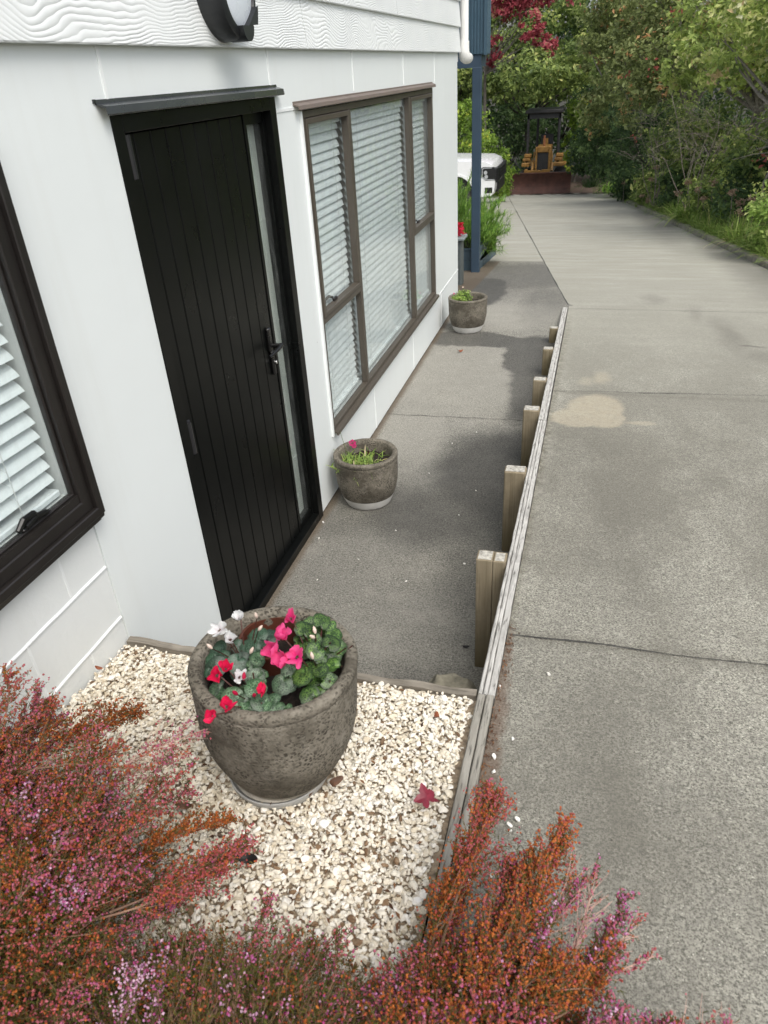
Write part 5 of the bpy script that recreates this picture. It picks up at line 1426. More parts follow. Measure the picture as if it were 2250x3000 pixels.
M_leaf_orange = mat_plain('fallen_orange', (0.22, 0.06, 0.02), 0.6, var=0.3, nscale=30)
flat_leaf('fallen_leaf', 'dark red maple leaf lying on the white stone chips', (1.110, -0.446, 0.680), 0.033, M_leaf_red, (0.2, -0.25, 2.4), 5, 0.5)
flat_leaf('fallen_leaf', 'curled black leaf on the chips in front of the large pot', (0.760, -0.700, 0.70), 0.030, M_leaf_black, (0.5, 0.1, 0.1), 0, 0.8)
flat_leaf('fallen_leaf', 'brown leaf tucked against the right side of the large pot', (0.875, -0.445, 0.670), 0.026, M_leaf_brown, (0.6, 0.3, 1.1), 0, 0.6)
flat_leaf('fallen_leaf', 'brown leaf on the chips left of the large pot near the heather', (0.545, -0.600, 0.685), 0.022, M_leaf_brown, (0.4, 0.2, 0.3), 0, 0.5)
flat_leaf('fallen_leaf', 'small red leaf on the chips beside the painted block wall', (0.022, -0.190, 0.650), 0.014, M_leaf_orange, (0.3, 0.5, 0.3), 0, 0.5)
flat_leaf('fallen_leaf', 'rusty curled leaf on the chips against the block wall, nearest the heather', (0.03, -0.42, 0.665), 0.018, M_leaf_brown, (0.5, 0.4, 0.9), 0, 0.5)
flat_leaf('fallen_leaf', 'orange brown leaf on the chips near the end of the edging board', (1.075, -0.16, 0.645), 0.020, M_leaf_orange, (0.3, 0.4, 1.9), 0, 0.5)
flat_leaf('fallen_leaf', 'russet leaf lying on the dry path before the far pot', (0.30, 4.62, 0.012), 0.035, M_leaf_orange, (0.2, 0.2, 0.8), 0, 0.5)
flat_leaf('fallen_leaf', 'small dark leaf on the path beside the nearest post', (0.99, 0.83, 0.010), 0.018, M_leaf_black, (0.2, 0.1, 0.3), 0, 0.4)
def litter():
    n = 300
    c = np.stack([rng.uniform(0.25, 1.12, n), rng.uniform(-1.05, -0.15, n), np.zeros(n)], 1); c[:, 1] = np.where(rng.random(n) < 0.7, rng.uniform(-1.05, -0.55, n), c[:, 1])
    c[:, 2] = 0.605 - 0.1*c[:, 1] + 0.010
    N = rng.normal(size=(n, 3))*0.5 + np.array([0, 0, 1])
    V, F = leaf_quads(c, N, rng.uniform(0.008, 0.022, n), aspect=0.35)
    o = np_obj('leaf_litter', V, F, M_litter, tint=np.repeat(rng.random(n), 4)); tag(o, 'scraps of brown leaf litter among the white chips', 'leaf litter', kind='stuff')
    n = 260
    y = rng.uniform(-0.75, 0.35, n); c = np.stack([1.218 + np.abs(rng.normal(0, 0.016, n)), y, 0.60-0.098*y+0.006], 1)
    V, F = leaf_quads(c, rng.normal(size=(n, 3))*0.4 + np.array([0, 0, 1]), rng.uniform(0.005, 0.014, n), aspect=0.35)
    o = np_obj('needle_litter', V, F, M_litter, tint=np.repeat(rng.random(n), 4)); tag(o, 'brown needle litter gathered along the timber rail', 'leaf litter', kind='stuff')
M_litter = make_leaf('litter_brown', [(0, (0.06, 0.028, 0.014)), (0.7, (0.15, 0.07, 0.035)), (1, (0.24, 0.12, 0.05))], transl=0)
litter()

# ------------------------------------------------------------------ planter and tall pot past the corner
def planter():
    t = thing('planter_box', 'blue timber planter box behind the blue post', 'planter', (-0.5, 8.65, -0.26))
    m = MB(); x0, x1, y0, y1 = -1.5, -0.15, 8.62, 10.45
    for i in range(2):
        za = -0.26 + 0.145*i; zz = za + 0.14
        m.box(x0, x1, y0, y0+0.02, za - 0.02*(i == 0), zz, 0.003)
        for (xa, xb) in ((x1-0.02, x1),): m.prism([(y0+0.021, za-0.02), (y1, za-0.02-0.18), (y1, zz-0.0), (y0+0.021, zz)], 'x', xa, xb)
    m.box(x0, x1, y1, y1+0.02, -0.5, 0.025)
    m.out('board', M_blue_dk2, t)
    m = MB(); m.box(x0-0.01, x1+0.015, y0-0.012, y0+0.028, 0.028, 0.05); m.box(x1-0.025, x1+0.015, y0+0.029, y1+0.02, 0.028, 0.05); m.out('capping', M_blue_dk2, t)
    m = MB(); m.box(x0, x1-0.03, y0+0.03, y1-0.01, -0.05, 0.0); m.out('soil', M_potsoil, t)
M_blue_dk2 = mat_plain('planter_blue', (0.065, 0.105, 0.135), 0.55, var=0.2, nscale=4)
planter()
def plume_plant(name, label, cat, base, tips, n_pl, L, mat, group=None, bw=0.006):
    t = thing(name, label, cat, base, group)
    NR, ND = [], []; st = MB()
    for (rt, tp) in tips:
        a = np.array(rt, float); b = np.array(tp, float); Ld = np.linalg.norm(b-a); side = rng.normal(size=3)*0.08*Ld
        P = lambda q: a + (b-a)*q + side*math.sin(q*math.pi) - np.array([0, 0, 0.10*Ld])*q*q*q
        st.tube([P(q) for q in np.linspace(0, 1, 6)], list(np.linspace(0.006, 0.0015, 6)), 4, False)
        ax = (b-a)/Ld
        for q in rng.uniform(0.25, 1.0, n_pl): NR.append(P(q)); ND.append(ax*0.9 + rng.normal(size=3)*0.55)
    NR = np.array(NR); ND = np.array(ND); n = len(NR)
    V, F, k = blades(NR, ND, L*rng.uniform(0.5, 1.2, n), np.full(n, bw), 0.25*rng.random(n), 2)
    np_obj('foliage', V, F, mat, t, tint=np.repeat(np.clip(rng.normal(0.5, 0.22, n), 0, 1), k))
    st.out('stem', M_stem_g, t)
    return t
tips = []
for i in range(170):
    x = random.uniform(-1.1, -0.18); y = random.uniform(8.75, 10.3)
    lean = random.uniform(0.0, 0.42); h = (random.uniform(0.50, 1.0) if x < -0.55 else random.uniform(0.35, 0.66)) - lean*0.45
    tips.append(((x, y, 0.0), (x + random.uniform(-.2, .25) + lean*(0.6 if x > -0.6 else 0), y + random.uniform(-.25, .2), h)))
for i in range(16): tips.append(((-0.25, 9.0+random.uniform(-.2, .9), 0.0), (0.02+random.uniform(-.1, .16), 9.2+random.uniform(-.3, .6), random.uniform(-0.02, 0.25))))
plume_plant('feathery_shrub', 'feathery bright green shrub spilling out of the blue planter box', 'shrub', (-0.5, 9.3, 0.0), tips, 75, 0.13, M_l_fern, None, 0.009)
t = thing('tall_planter', 'tall slim grey planter stand with a red bloom at the house corner', 'planter', (-0.26, 7.45, -0.13))
m = MB(); m.box(-0.36, -0.165, 7.36, 7.54, -0.14, 0.40, 0.012); m.out('stand', mat_plain('stand_grey', (0.085, 0.10, 0.10), 0.5), t)
m = MB(); m.box(-0.40, -0.125, 7.32, 7.58, 0.402, 0.44, 0.01); m.out('rim', mat_plain('stand_rim', (0.20, 0.235, 0.235), 0.45), t)
t = thing('geranium', 'red flower standing on the tall grey planter at the house corner', 'flower', (-0.22, 7.45, 0.44))
V, F, T = crown_arr([(-0.19, 7.42, 0.52, 0.06, 0.06, 0.055), (-0.26, 7.45, 0.50, 0.06, 0.06, 0.05)], 260, 0.04, 10, 0.25, aspect=0.9)
np_obj('flower', V, F, make_leaf('petal_scarlet', [(0, (0.55, 0.015, 0.04)), (1, (0.85, 0.06, 0.12))]), t, tint=T)
m = MB(); m.tube([(-0.22, 7.45, 0.43), (-0.2, 7.43, 0.52)], 0.006, 6); m.out('stem', M_stem_g, t)

# ------------------------------------------------------------------ white utility truck, parked across the drive
M_carwhite = mat_plain('truck_white', (0.80, 0.81, 0.82), 0.22, var=0.02, coat=0.6)
M_carblack = make_black('truck_black', (0.010, 0.010, 0.011), 0.35, 0.5, 0.05)
M_tyre = make_black('tyre', (0.018, 0.018, 0.018), 0.75, 0.3, 0.3)
M_lens = mat_plain('lamp_lens', (0.55, 0.57, 0.60), 0.12, 0.4)
M_cglass = mat_plain('truck_glass', (0.02, 0.025, 0.028), 0.06, 0.0, 0.6)
def truck():
    X0, Y0 = -1.16, 18.2; G = D(0, Y0) + 0.01
    t = thing('utility_truck', 'white utility truck parked beyond the planter, its black headlamp showing', 'truck', (X0-2.5, Y0+0.95, G))
    W = 1.92
    def arc(cx, r, a0, a1, n=12): return [(X0+cx+r*math.cos(a), G+0.42+r*math.sin(a)) for a in np.linspace(a0, a1, n)]
    prof = [(X0-0.10, G+0.50), (X0-0.02, G+0.62), (X0, G+0.84), (X0-0.03, G+1.12), (X0-0.10, G+1.24), (X0-0.30, G+1.315), (X0-1.35, G+1.36), (X0-5.2, G+1.36), (X0-5.25, G+0.55), (X0-4.75, G+0.5)]
    prof += arc(-4.15, 0.52, 0.12-0.0, math.pi-0.12)[::-1][::-1] if False else []
    prof += [(X0-4.15+0.52*math.cos(a), G+0.42+0.55*math.sin(a)) for a in np.linspace(math.pi-0.1, 0.1, 12)]
    prof += [(X0-3.5, G+0.42), (X0-1.6, G+0.42)]
    prof += [(X0-1.02+0.50*math.cos(a), G+0.42+0.57*math.sin(a)) for a in np.linspace(math.pi-0.1, 0.1, 12)]
    prof += [(X0-0.40, G+0.47)]
    # the body is crowned toward its sides
    V = []; F = []; ny = 7; npnt = len(prof)
    for j in range(ny):
        s = -1+2*j/(ny-1); y = Y0 + W/2 + s*W/2*(1 if abs(s) < 1 else 1)
        shr = 0.0 if abs(s) < 0.9 else 0.03
        for (x, z) in prof:
            fx = -0.04*s*s*max(0, (x-(X0-0.6))/0.6) if x > X0-0.6 else 0
            V.append((x + fx, y, z - (shr if z > G+1.1 else 0)))
    for j in range(ny-1):
        for k in range(npnt): F.append((j*npnt+k, j*npnt+(k+1) % npnt, (j+1)*npnt+(k+1) % npnt, (j+1)*npnt+k))
    m = MB(); m.add(V, F + [tuple(range(npnt)), tuple(range((ny-1)*npnt, ny*npnt))[::-1]])
    body = autosmooth(m.out('body', M_carwhite, t), 35)
    m = MB(); m.prism([(X0-1.35, G+1.362), (X0-2.05, G+1.84), (X0-3.3, G+1.84), (X0-3.75, G+1.362)], 'y', Y0+0.12, Y0+W-0.12); m.out('cab', M_carwhite, t)
    m = MB(); m.prism([(X0-1.50, G+1.38), (X0-2.05, G+1.76), (X0-3.25, G+1.76), (X0-3.6, G+1.38)], 'y', Y0+0.112, Y0+W-0.112)
    m.prism([(X0-1.36, G+1.375), (X0-1.34, G+1.375), (X0-2.03, G+1.835), (X0-2.06, G+1.835)], 'y', Y0+0.2, Y0+W-0.2); m.out('window', M_cglass, t)
    m = MB()      # dark grille across the nose and wrapped into the lamps
    m.box(X0-0.12, X0+0.012, Y0+0.05, Y0+W-0.05, G+0.80, G+1.13, 0.02); m.box(X0-0.12, X0+0.008, Y0+0.30, Y0+W-0.30, G+0.55, G+0.80, 0.02)
    for q in range(4): m.box(X0+0.02, X0+0.035, Y0+0.28, Y0+W-0.28, G+0.85+0.075*q, G+0.88+0.075*q)
    m.out('grille', M_carblack, t)
    for sy in (0, 1):
        ya, yb = (Y0-0.006, Y0+0.20) if sy == 0 else (Y0+W-0.20, Y0+W+0.006)
        m = MB(); m.prism([(X0-0.40, G+1.13), (X0-0.34, G+1.17), (X0-0.10, G+1.16), (X0-0.02, G+1.10), (X0-0.02, G+0.86), (X0-0.28, G+0.86), (X0-0.38, G+0.93)], 'y', ya, yb); hl = m.out('headlight', M_carblack, t)
        m = MB(); yc, yd = (Y0-0.012, Y0-0.004) if sy == 0 else (Y0+W+0.004, Y0+W+0.012)
        m.prism([(X0-0.37, G+1.12), (X0-0.33, G+1.155), (X0-0.12, G+1.15), (X0-0.12, G+1.135), (X0-0.32, G+1.135), (X0-0.355, G+1.10), (X0-0.355, G+0.95), (X0-0.27, G+0.89), (X0-0.05, G+0.885), (X0-0.05, G+0.87), (X0-0.29, G+0.872), (X0-0.37, G+0.93)], 'y', yc, yd)
        m.lathe([(0, 0), (0.045, 0), (0.045, 0.01)], (X0-0.28, yc, G+1.04), 16, 'y'); m.lathe([(0, 0), (0.045, 0), (0.045, 0.01)], (X0-0.26, yc, G+0.945), 16, 'y')
        m.out('lens', M_lens, hl)
    m = MB(); m.box(X0-0.30, X0-0.10, Y0-0.006, Y0+0.02, G+0.56, G+0.70, 0.01); m.out('bumper_vent', M_carblack, t)
    for cx in (-1.02, -4.15):
        for yy in (Y0+0.02, Y0+W-0.26):
            m = MB(); m.lathe([(0.24, 0.0), (0.36, 0.0), (0.39, 0.03), (0.395, 0.12), (0.39, 0.21), (0.36, 0.24), (0.24, 0.24)], (X0+cx, yy, G+0.395), 40, 'y'); w = m.out('wheel', M_tyre, t, smooth=True)
            m = MB(); m.lathe([(0.0, 0.03), (0.06, 0.02), (0.22, 0.04), (0.24, 0.02), (0.24, 0.22), (0.0, 0.2)], (X0+cx, yy, G+0.395), 30, 'y'); m.out('rim', M_saucer, w)
            m = MB(); pts = [(X0+cx+0.535*math.cos(a), G+0.42+0.60*math.sin(a)) for a in np.linspace(0.05, math.pi-0.05, 16)] + [(X0+cx+0.48*math.cos(a), G+0.42+0.55*math.sin(a)) for a in np.linspace(math.pi-0.05, 0.05, 16)]
            ya, yb = (Y0-0.015, Y0+0.03) if yy < Y0+0.5 else (Y0+W-0.03, Y0+W+0.015)
            m.prism(pts, 'y', ya, yb); m.out('wheel_arch', M_carwhite, t)
    m = MB(); m.box(X0-4.6, X0-0.5, Y0+0.05, Y0+W-0.05, G+0.38, G+0.95); m.out('underbody', M_carblack, t)
truck()

# ------------------------------------------------------------------ bulldozer at the end of the drive
M_yel = mat_plain('dozer_yellow', (0.20, 0.105, 0.022), 0.6, var=0.45, nscale=5)
M_rustred = mat_plain('blade_rust', (0.085, 0.036, 0.026), 0.7, var=0.35, nscale=4, bmp=0.4, bscale=20)
M_doz = make_black('dozer_dark', (0.020, 0.020, 0.022), 0.55, 0.4, 0.2)
def dozer():
    G = D(0, 30.5); cx = -0.95; Y = 29.95
    t = thing('bulldozer', 'small yellow bulldozer with a rust red blade at the end of the driveway', 'bulldozer', (cx, 31, G))
    m = MB(); prof = []
    for q in np.linspace(0, 1, 9): prof.append((Y + 0.13*math.sin(q*math.pi), G + 0.01 + 0.80*q))
    prof += [(y+0.035, z) for (y, z) in prof[::-1]]
    m.prism(prof, 'x', -2.14, 0.20); m.box(-2.14, 0.20, Y-0.012, Y+0.03, G+0.80, G+0.835); m.box(-2.14, 0.2, Y-0.02, Y+0.02, G-0.02, G+0.09)
    m.out('blade', M_rustred, t)
    m = MB(); 
    for x in (-1.72, -0.20): m.box(x-0.06, x+0.06, Y+0.22, Y+1.7, G+0.28, G+0.42)
    m.box(-1.62, -0.98, Y+0.05, Y+0.20, G+0.835, G+0.90); m.box(-1.62, -1.52, Y+0.15, Y+0.5, G+0.80, G+0.92)
    m.box(-0.95, -0.62, Y+0.12, Y+0.2, G+0.84, G+0.92)
    m.out('push_arm', M_yel, t)
    m = MB(); m.box(cx-0.275, cx+0.275, Y+0.45, Y+1.7, G+0.80, G+1.68, 0.03)
    hood = m.out('hood', M_yel, t)
    m = MB(); m.box(cx-0.29, cx-0.215, Y+0.38, Y+0.455, G+0.78, G+1.70, 0.02); m.box(cx+0.215, cx+0.29, Y+0.38, Y+0.455, G+0.78, G+1.70, 0.02); m.box(cx-0.215, cx+0.215, Y+0.38, Y+0.455, G+1.50, G+1.71, 0.02); m.box(cx-0.215, cx+0.215, Y+0.38, Y+0.455, G+0.78, G+0.84)
    m.out('grille_frame', M_yel, hood)
    m = MB(); m.box(cx-0.21, cx+0.21, Y+0.42, Y+0.45, G+0.84, G+1.50)
    for q in range(6): m.box(cx-0.20+0.075*q, cx-0.185+0.075*q, Y+0.405, Y+0.42, G+0.85, G+1.49)
    m.box(cx-0.20, cx+0.20, Y+0.40, Y+0.405, G+1.16, G+1.18); m.out('grille', M_doz, hood)
    m = MB(); m.tube([(cx, Y+0.9, G+1.68), (cx, Y+0.9, G+2.05)], 0.04, 10); m.out('exhaust', mat_plain('dozer_rust', (0.20, 0.075, 0.03), 0.8), t)
    m = MB(); m.box(cx-0.10, cx+0.10, Y+1.5, Y+1.6, G+1.68, G+1.90); m.out('dash', M_yel, t)
    for x0, x1 in ((-1.78, -1.36), (-0.54, -0.12)):
        m = MB(); pts = [(Y+0.75+0.32*math.cos(a), G+0.36+0.34*math.sin(a)) for a in np.linspace(math.pi/2, 3*math.pi/2, 12)] + [(Y+2.5+0.32*math.cos(a), G+0.36+0.34*math.sin(a)) for a in np.linspace(-math.pi/2, math.pi/2, 12)]
        m.prism(pts, 'x', x0, x1)
        for q in range(12): m.box(x0-0.01, x1+0.01, Y+0.75+0.15*q, Y+0.80+0.15*q, G+0.70, G+0.735)
        m.out('track', M_doz, t)
        m = MB(); m.box(x0-0.02, x1+0.02, Y+1.2, Y+2.8, G+0.95, G+1.0); m.box(x0, x1-0.12 if x0 < -1 else x1, Y+0.55, Y+0.75, G+0.98, G+1.12, 0.02); m.box(x0+0.02, x1-0.10, Y+0.8, Y+1.3, G+1.15, G+1.26, 0.02); m.box(x0+0.06, x1-0.08, Y+0.9, Y+1.2, G+1.28, G+1.40, 0.02)
        m.out('fender', M_yel, t)
    for sx, x in ((-1, cx-0.33), (1, cx+0.33)):
        m = MB(); m.tube([(x, Y+0.52, G+0.9), (x, Y+0.50, G+1.0), (x+sx*0.03, Y+0.48, G+1.30), (x-sx*0.0, Y+0.52, G+1.52)], 0.022, 8); m.tube([(x+sx*0.05, Y+0.3, G+0.85), (x+sx*0.05, Y+0.5, G+1.12)], 0.05, 8); m.out('hydraulic_ram', M_yel, t)
    for x, y in ((-1.63, 1.25), (-0.42, 1.25), (-1.36, 2.55), (-0.52, 2.55)):
        m = MB(); m.box(x-0.045, x+0.045, Y+y-0.05, Y+y+0.05, G+0.95, G+2.80, 0.01); m.out('canopy_post', M_doz, t)
    m = MB(); m.box(-1.75, -0.30, Y+1.1, Y+2.75, G+2.80, G+2.93, 0.03); m.box(-1.66, -0.39, Y+1.2, Y+1.25, G+2.62, G+2.80)
    m.out('canopy', M_doz, t)
    m = MB(); m.box(-1.2, -0.7, Y+1.9, Y+2.3, G+1.3, G+1.45, 0.03); m.box(-1.2, -0.7, Y+2.3, Y+2.4, G+1.4, G+2.0, 0.03); m.out('seat', M_doz, t)
dozer()

# ------------------------------------------------------------------ trees, shrubs and grass
tree('yellow_green_shrub', 'bright yellow green shrub leaning over the kerb at the right edge', 'shrub', (3.95, 9.9, -0.25),
     [(3.68, 9.85, 0.10, 0.36, 0.45, 0.36), (3.95, 9.7, 0.42, 0.48, 0.45, 0.42), (3.85, 10.1, 0.72, 0.35, 0.35, 0.30)], 3200, 0.062, M_l_bright, r0=0.03, sig=0.2)

def spots(pts, n=14):
    def f(t):
        V, F = [], []
        c = np.concatenate([np.array(p)+rng.normal(size=(n, 3))*np.array([0.09, 0.09, 0.07]) for p in pts])
        v, f_ = leaf_quads(c, rng.normal(size=(len(c), 3))+np.array([0, -0.6, 0.3]), rng.uniform(0.06, 0.11, len(c)), aspect=0.6)
        np_obj('red_leaves', v, f_, M_l_rust, t, tint=np.repeat(rng.random(len(c)), 4))
    return f
tree('broad_tree', 'yellow green leafy tree arching from the bank at the upper right', 'tree', (4.35, 12.6, -0.35),
     [(4.6, 12.4, 2.6, 1.0, 0.9, 0.9), (3.75, 13.2, 2.75, 0.8, 0.9, 0.75), (5.3, 12.2, 2.3, 1.0, 0.9, 1.0), (4.1, 13.6, 3.5, 1.2, 1.0, 0.8), (3.5, 14.2, 2.1, 0.65, 0.7, 0.45), (4.9, 12.9, 1.55, 0.7, 0.6, 0.5)],
     11000, 0.092, M_l_olive, M_bark, 0.10, sig=0.19, extra=spots([(4.0, 12.4, 0.95), (3.9, 12.6, 0.60), (4.3, 12.2, 1.0), (4.15, 12.3, 0.35)], 9), trunk_h=1.3)
tree('bright_tree', 'lime leaved tree crown filling the top right corner of the view', 'tree', (5.6, 11.0, -0.3),
     [(5.0, 11.3, 2.5, 0.8, 0.7, 0.65), (4.6, 11.2, 3.2, 0.9, 0.8, 0.7), (5.8, 11, 2.7, 0.9, 0.9, 0.9)], 5200, 0.10, M_l_bright, M_bark, 0.08, sig=0.19, trunk_h=1.4)
tree('leafy_tree', 'tall olive tree on the bank behind the bare twiggy shrub', 'tree', (4.3, 17.0, -0.7),
     [(3.5, 16.8, 2.2, 0.9, 0.9, 0.8), (4.4, 16.6, 2.6, 1.1, 1.0, 1.0), (3.3, 17.8, 3.0, 1.0, 1.0, 0.8), (5.4, 16.5, 2.2, 1.2, 1.0, 1.2), (4.2, 17.6, 3.8, 1.4, 1.2, 1.0), (2.75, 17.6, 2.0, 0.6, 0.6, 0.5)],
     11000, 0.105, M_l_olive, M_bark, 0.11, sig=0.19, trunk_h=1.7, extra=spots([(2.55, 16.9, 2.9), (2.2, 17.1, 1.9)], 8))
tree('grey_green_tree', 'silvery green tree halfway down the hedge beside the driveway', 'tree', (3.4, 21.0, -1.1),
     [(2.7, 20.8, 2.0, 0.9, 0.9, 0.9), (2.5, 21.6, 3.1, 1.0, 1.0, 0.9), (3.6, 20.7, 2.6, 1.1, 1.0, 1.1), (2.1, 21.3, 1.3, 0.7, 0.7, 0.8), (3.2, 21.5, 4.0, 1.2, 1.2, 0.9), (1.85, 21.6, 2.5, 0.6, 0.6, 0.6)],
     11000, 0.105, M_l_grey, M_bark, 0.11, sig=0.2, trunk_h=1.8, extra=spots([(1.75, 20.9, 1.75), (2.1, 20.5, 0.3)], 8))
tree('grey_green_tree', 'silvery green tree nearest the bulldozer on its right side', 'tree', (2.4, 26.0, -1.7),
     [(1.7, 25.8, 1.6, 0.9, 0.9, 1.0), (1.3, 26.6, 2.9, 1.0, 1.0, 1.0), (2.6, 25.8, 2.2, 1.2, 1.1, 1.3), (2.0, 26.4, 4.1, 1.3, 1.2, 1.1), (1.0, 26.9, 0.7, 0.6, 0.7, 0.8), (0.75, 27.4, 2.4, 0.6, 0.6, 0.7)],
     10000, 0.125, M_l_grey, M_bark, 0.12, sig=0.2, trunk_h=2.0)
dark = [((4.6, 14.2, -0.55), [(4.3, 14.1, 0.45, 0.8, 0.7, 0.75), (5.2, 13.8, 0.9, 0.9, 0.8, 0.9), (4.9, 15.2, 0.6, 0.8, 0.7, 0.8)], 'dark shrub on the bank below the arching yellow green tree', M_l_tree),
        ((3.9, 18.6, -0.9), [(3.5, 18.4, 0.2, 0.7, 0.7, 0.8), (4.3, 18.2, 0.7, 0.8, 0.8, 0.9), (3.1, 19.4, 0.5, 0.7, 0.8, 0.9)], 'dark shrub beneath the tall olive tree', M_l_tree),
        ((2.9, 22.6, -1.3), [(2.4, 22.6, -0.3, 0.7, 0.8, 0.9), (3.1, 22.4, 0.5, 0.9, 0.8, 1.1), (2.2, 23.4, 0.6, 0.7, 0.8, 1.0), (1.9, 23.8, -0.4, 0.6, 0.7, 0.8)], 'dark green shrub below the silvery tree, midway along the kerb', M_l_dark),
        ((2.2, 27.4, -1.8), [(1.5, 27.5, -0.7, 0.8, 0.8, 1.0), (2.4, 27, 0.1, 0.9, 0.8, 1.2), (1.0, 28.6, -0.2, 0.8, 0.8, 1.2), (0.75, 29.6, -1.0, 0.6, 0.6, 0.9)], 'dark green shrub beside the bulldozer at the end of the kerb', M_l_dark),
        ((1.6, 32.5, -2.2), [(1.2, 32.5, -0.9, 1.0, 0.9, 1.2), (2.4, 32, 0.2, 1.2, 1.0, 1.4), (0.6, 33.4, 0.4, 0.8, 0.9, 1.0)], 'dark tall shrub just behind the right side of the bulldozer', M_l_dark)]
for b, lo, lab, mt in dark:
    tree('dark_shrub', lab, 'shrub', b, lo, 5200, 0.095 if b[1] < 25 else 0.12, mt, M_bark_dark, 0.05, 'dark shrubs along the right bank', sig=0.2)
for (x, y, lab, mt, sz) in ((4.35, 11.6, 'low leafy bush at the foot of the crooked pale trunks', M_l_olive, 0.07), (3.85, 14.0, 'low leafy bush just behind the nearest dry flower heads', M_l_dark, 0.08), (3.55, 16.0, 'low leafy bush at the base of the nearer twiggy shrub', M_l_tree, 0.08),
        (3.2, 18.6, 'low leafy bush at the base of the farther twiggy thicket', M_l_dark, 0.09), (2.75, 21.2, 'low leafy bush below the silvery tree halfway down the hedge', M_l_tree, 0.09), (2.3, 24.6, 'low leafy bush between the two silvery trees', M_l_dark, 0.10), (5.3, 13.0, 'leafy bush filling the shade behind the arching tree trunk', M_l_tree, 0.09), (5.0, 16.4, 'leafy bush deep in the shade behind the twiggy shrub', M_l_dark, 0.10), (4.4, 20.0, 'leafy bush deep in the hedge behind the twig thicket', M_l_tree, 0.11)):
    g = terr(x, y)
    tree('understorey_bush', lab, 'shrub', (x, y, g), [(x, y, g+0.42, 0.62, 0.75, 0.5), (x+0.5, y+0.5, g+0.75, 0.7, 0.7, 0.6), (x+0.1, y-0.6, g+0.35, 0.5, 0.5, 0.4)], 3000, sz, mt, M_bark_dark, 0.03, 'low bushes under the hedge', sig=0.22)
# background trees
tree('autumn_tree', 'tree with wine red autumn leaves above the end of the driveway', 'tree', (-3.6, 33.0, -2.7),
     [(-2.8, 32.2, 4.0, 0.6, 0.7, 0.5), (-1.75, 32.0, 3.3, 0.42, 0.5, 0.55), (-1.2, 32.3, 2.6, 0.36, 0.5, 0.42), (-2.2, 32.4, 4.6, 1.0, 0.9, 0.8), (-1.0, 33, 4.6, 0.8, 0.8, 0.7), (-3.3, 32.5, 2.7, 0.4, 0.5, 0.5)],
     3600, 0.16, M_l_red, M_bark, 0.07, sig=0.24, trunk_h=4.5)
for (b, lo, lab, mt) in (
    ((-2.2, 36.5, -2.9), [(-2.6, 36, 1.2, 1.4, 1.0, 1.2), (-1.0, 36.5, 1.4, 1.2, 1.0, 1.2), (-3.8, 36.2, 2.0, 1.4, 1.0, 1.3), (-2.2, 37, 2.9, 1.6, 1.2, 1.0), (-1.5, 31.2, 1.7, 1.5, 1.3, 0.75), (0.3, 31.6, 1.9, 1.2, 1.2, 0.8)], 'green maple like tree hanging over the bulldozer canopy', M_l_tree),
    ((1.0, 38.0, -3.0), [(0.6, 37.5, 2.0, 1.6, 1.2, 1.5), (2.2, 37.5, 3.2, 1.8, 1.2, 1.5), (0.2, 38, 4.2, 1.8, 1.3, 1.2), (3.8, 37, 1.6, 1.6, 1.2, 1.8)], 'dark green tree behind the bulldozer, right of the red leaves', M_l_tree),
    ((-5.8, 38.0, -3.0), [(-5.6, 37.5, 1.6, 1.6, 1.2, 1.6), (-4.6, 38, 3.8, 1.8, 1.3, 1.5), (-7.2, 37, 2.6, 1.8, 1.3, 1.8), (-2.8, 38.6, 4.8, 1.8, 1.2, 1.2)], 'green tree beyond the lime hedge, mostly behind the blue balcony', M_l_tree),
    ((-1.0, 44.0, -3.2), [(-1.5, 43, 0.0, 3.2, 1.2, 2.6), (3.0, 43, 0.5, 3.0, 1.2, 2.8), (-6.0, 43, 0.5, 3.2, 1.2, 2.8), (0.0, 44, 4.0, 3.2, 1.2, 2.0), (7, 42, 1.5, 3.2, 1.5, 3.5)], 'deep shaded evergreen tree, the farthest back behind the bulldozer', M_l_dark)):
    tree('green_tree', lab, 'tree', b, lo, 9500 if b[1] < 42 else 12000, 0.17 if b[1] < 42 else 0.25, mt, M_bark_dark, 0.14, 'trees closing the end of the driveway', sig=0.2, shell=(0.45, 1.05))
tree('lime_hedge', 'lime green leafy hedge behind the white truck', 'hedge', (-3.3, 24.5, -1.8),
     [(-3.9, 24.3, 0.0, 0.9, 0.8, 1.3), (-2.75, 24.2, -0.1, 0.8, 0.8, 1.25), (-2.25, 24.6, -0.8, 0.55, 0.6, 0.8), (-4.9, 24.3, 0.2, 1.0, 0.8, 1.4), (-3.2, 24.6, 0.85, 0.6, 0.6, 0.45)],
     10500, 0.10, M_l_lime, M_bark_dark, 0.05, sig=0.17)
tree('clipped_bush', 'small rounded bush between the truck and the bulldozer blade', 'shrub', (-1.95, 25.0, -1.85), [(-1.92, 25, -1.35, 0.36, 0.36, 0.36)], 1500, 0.06, M_l_lime, M_bark_dark, 0.04, sig=0.2)
tree('understorey_bush', 'pale yellow green bush left of the bulldozer tracks', 'shrub', (-2.7, 28.0, -2.2), [(-2.5, 28, -1.2, 0.7, 0.6, 0.7), (-3.1, 27.8, -0.6, 0.6, 0.6, 0.6)], 2200, 0.11, M_l_lime, M_bark_dark, 0.05, sig=0.22)
tree('dark_shrub', 'dark bush in the gap between the lime hedge and the bulldozer', 'shrub', (-2.7, 33.5, -2.7), [(-2.5, 33.4, -1.4, 0.8, 0.6, 0.9), (-2.9, 33.6, -0.2, 0.8, 0.6, 0.9), (-1.9, 34.0, -0.6, 0.7, 0.6, 1.1)], 3600, 0.12, M_l_dark, M_bark_dark, 0.05, sig=0.22)
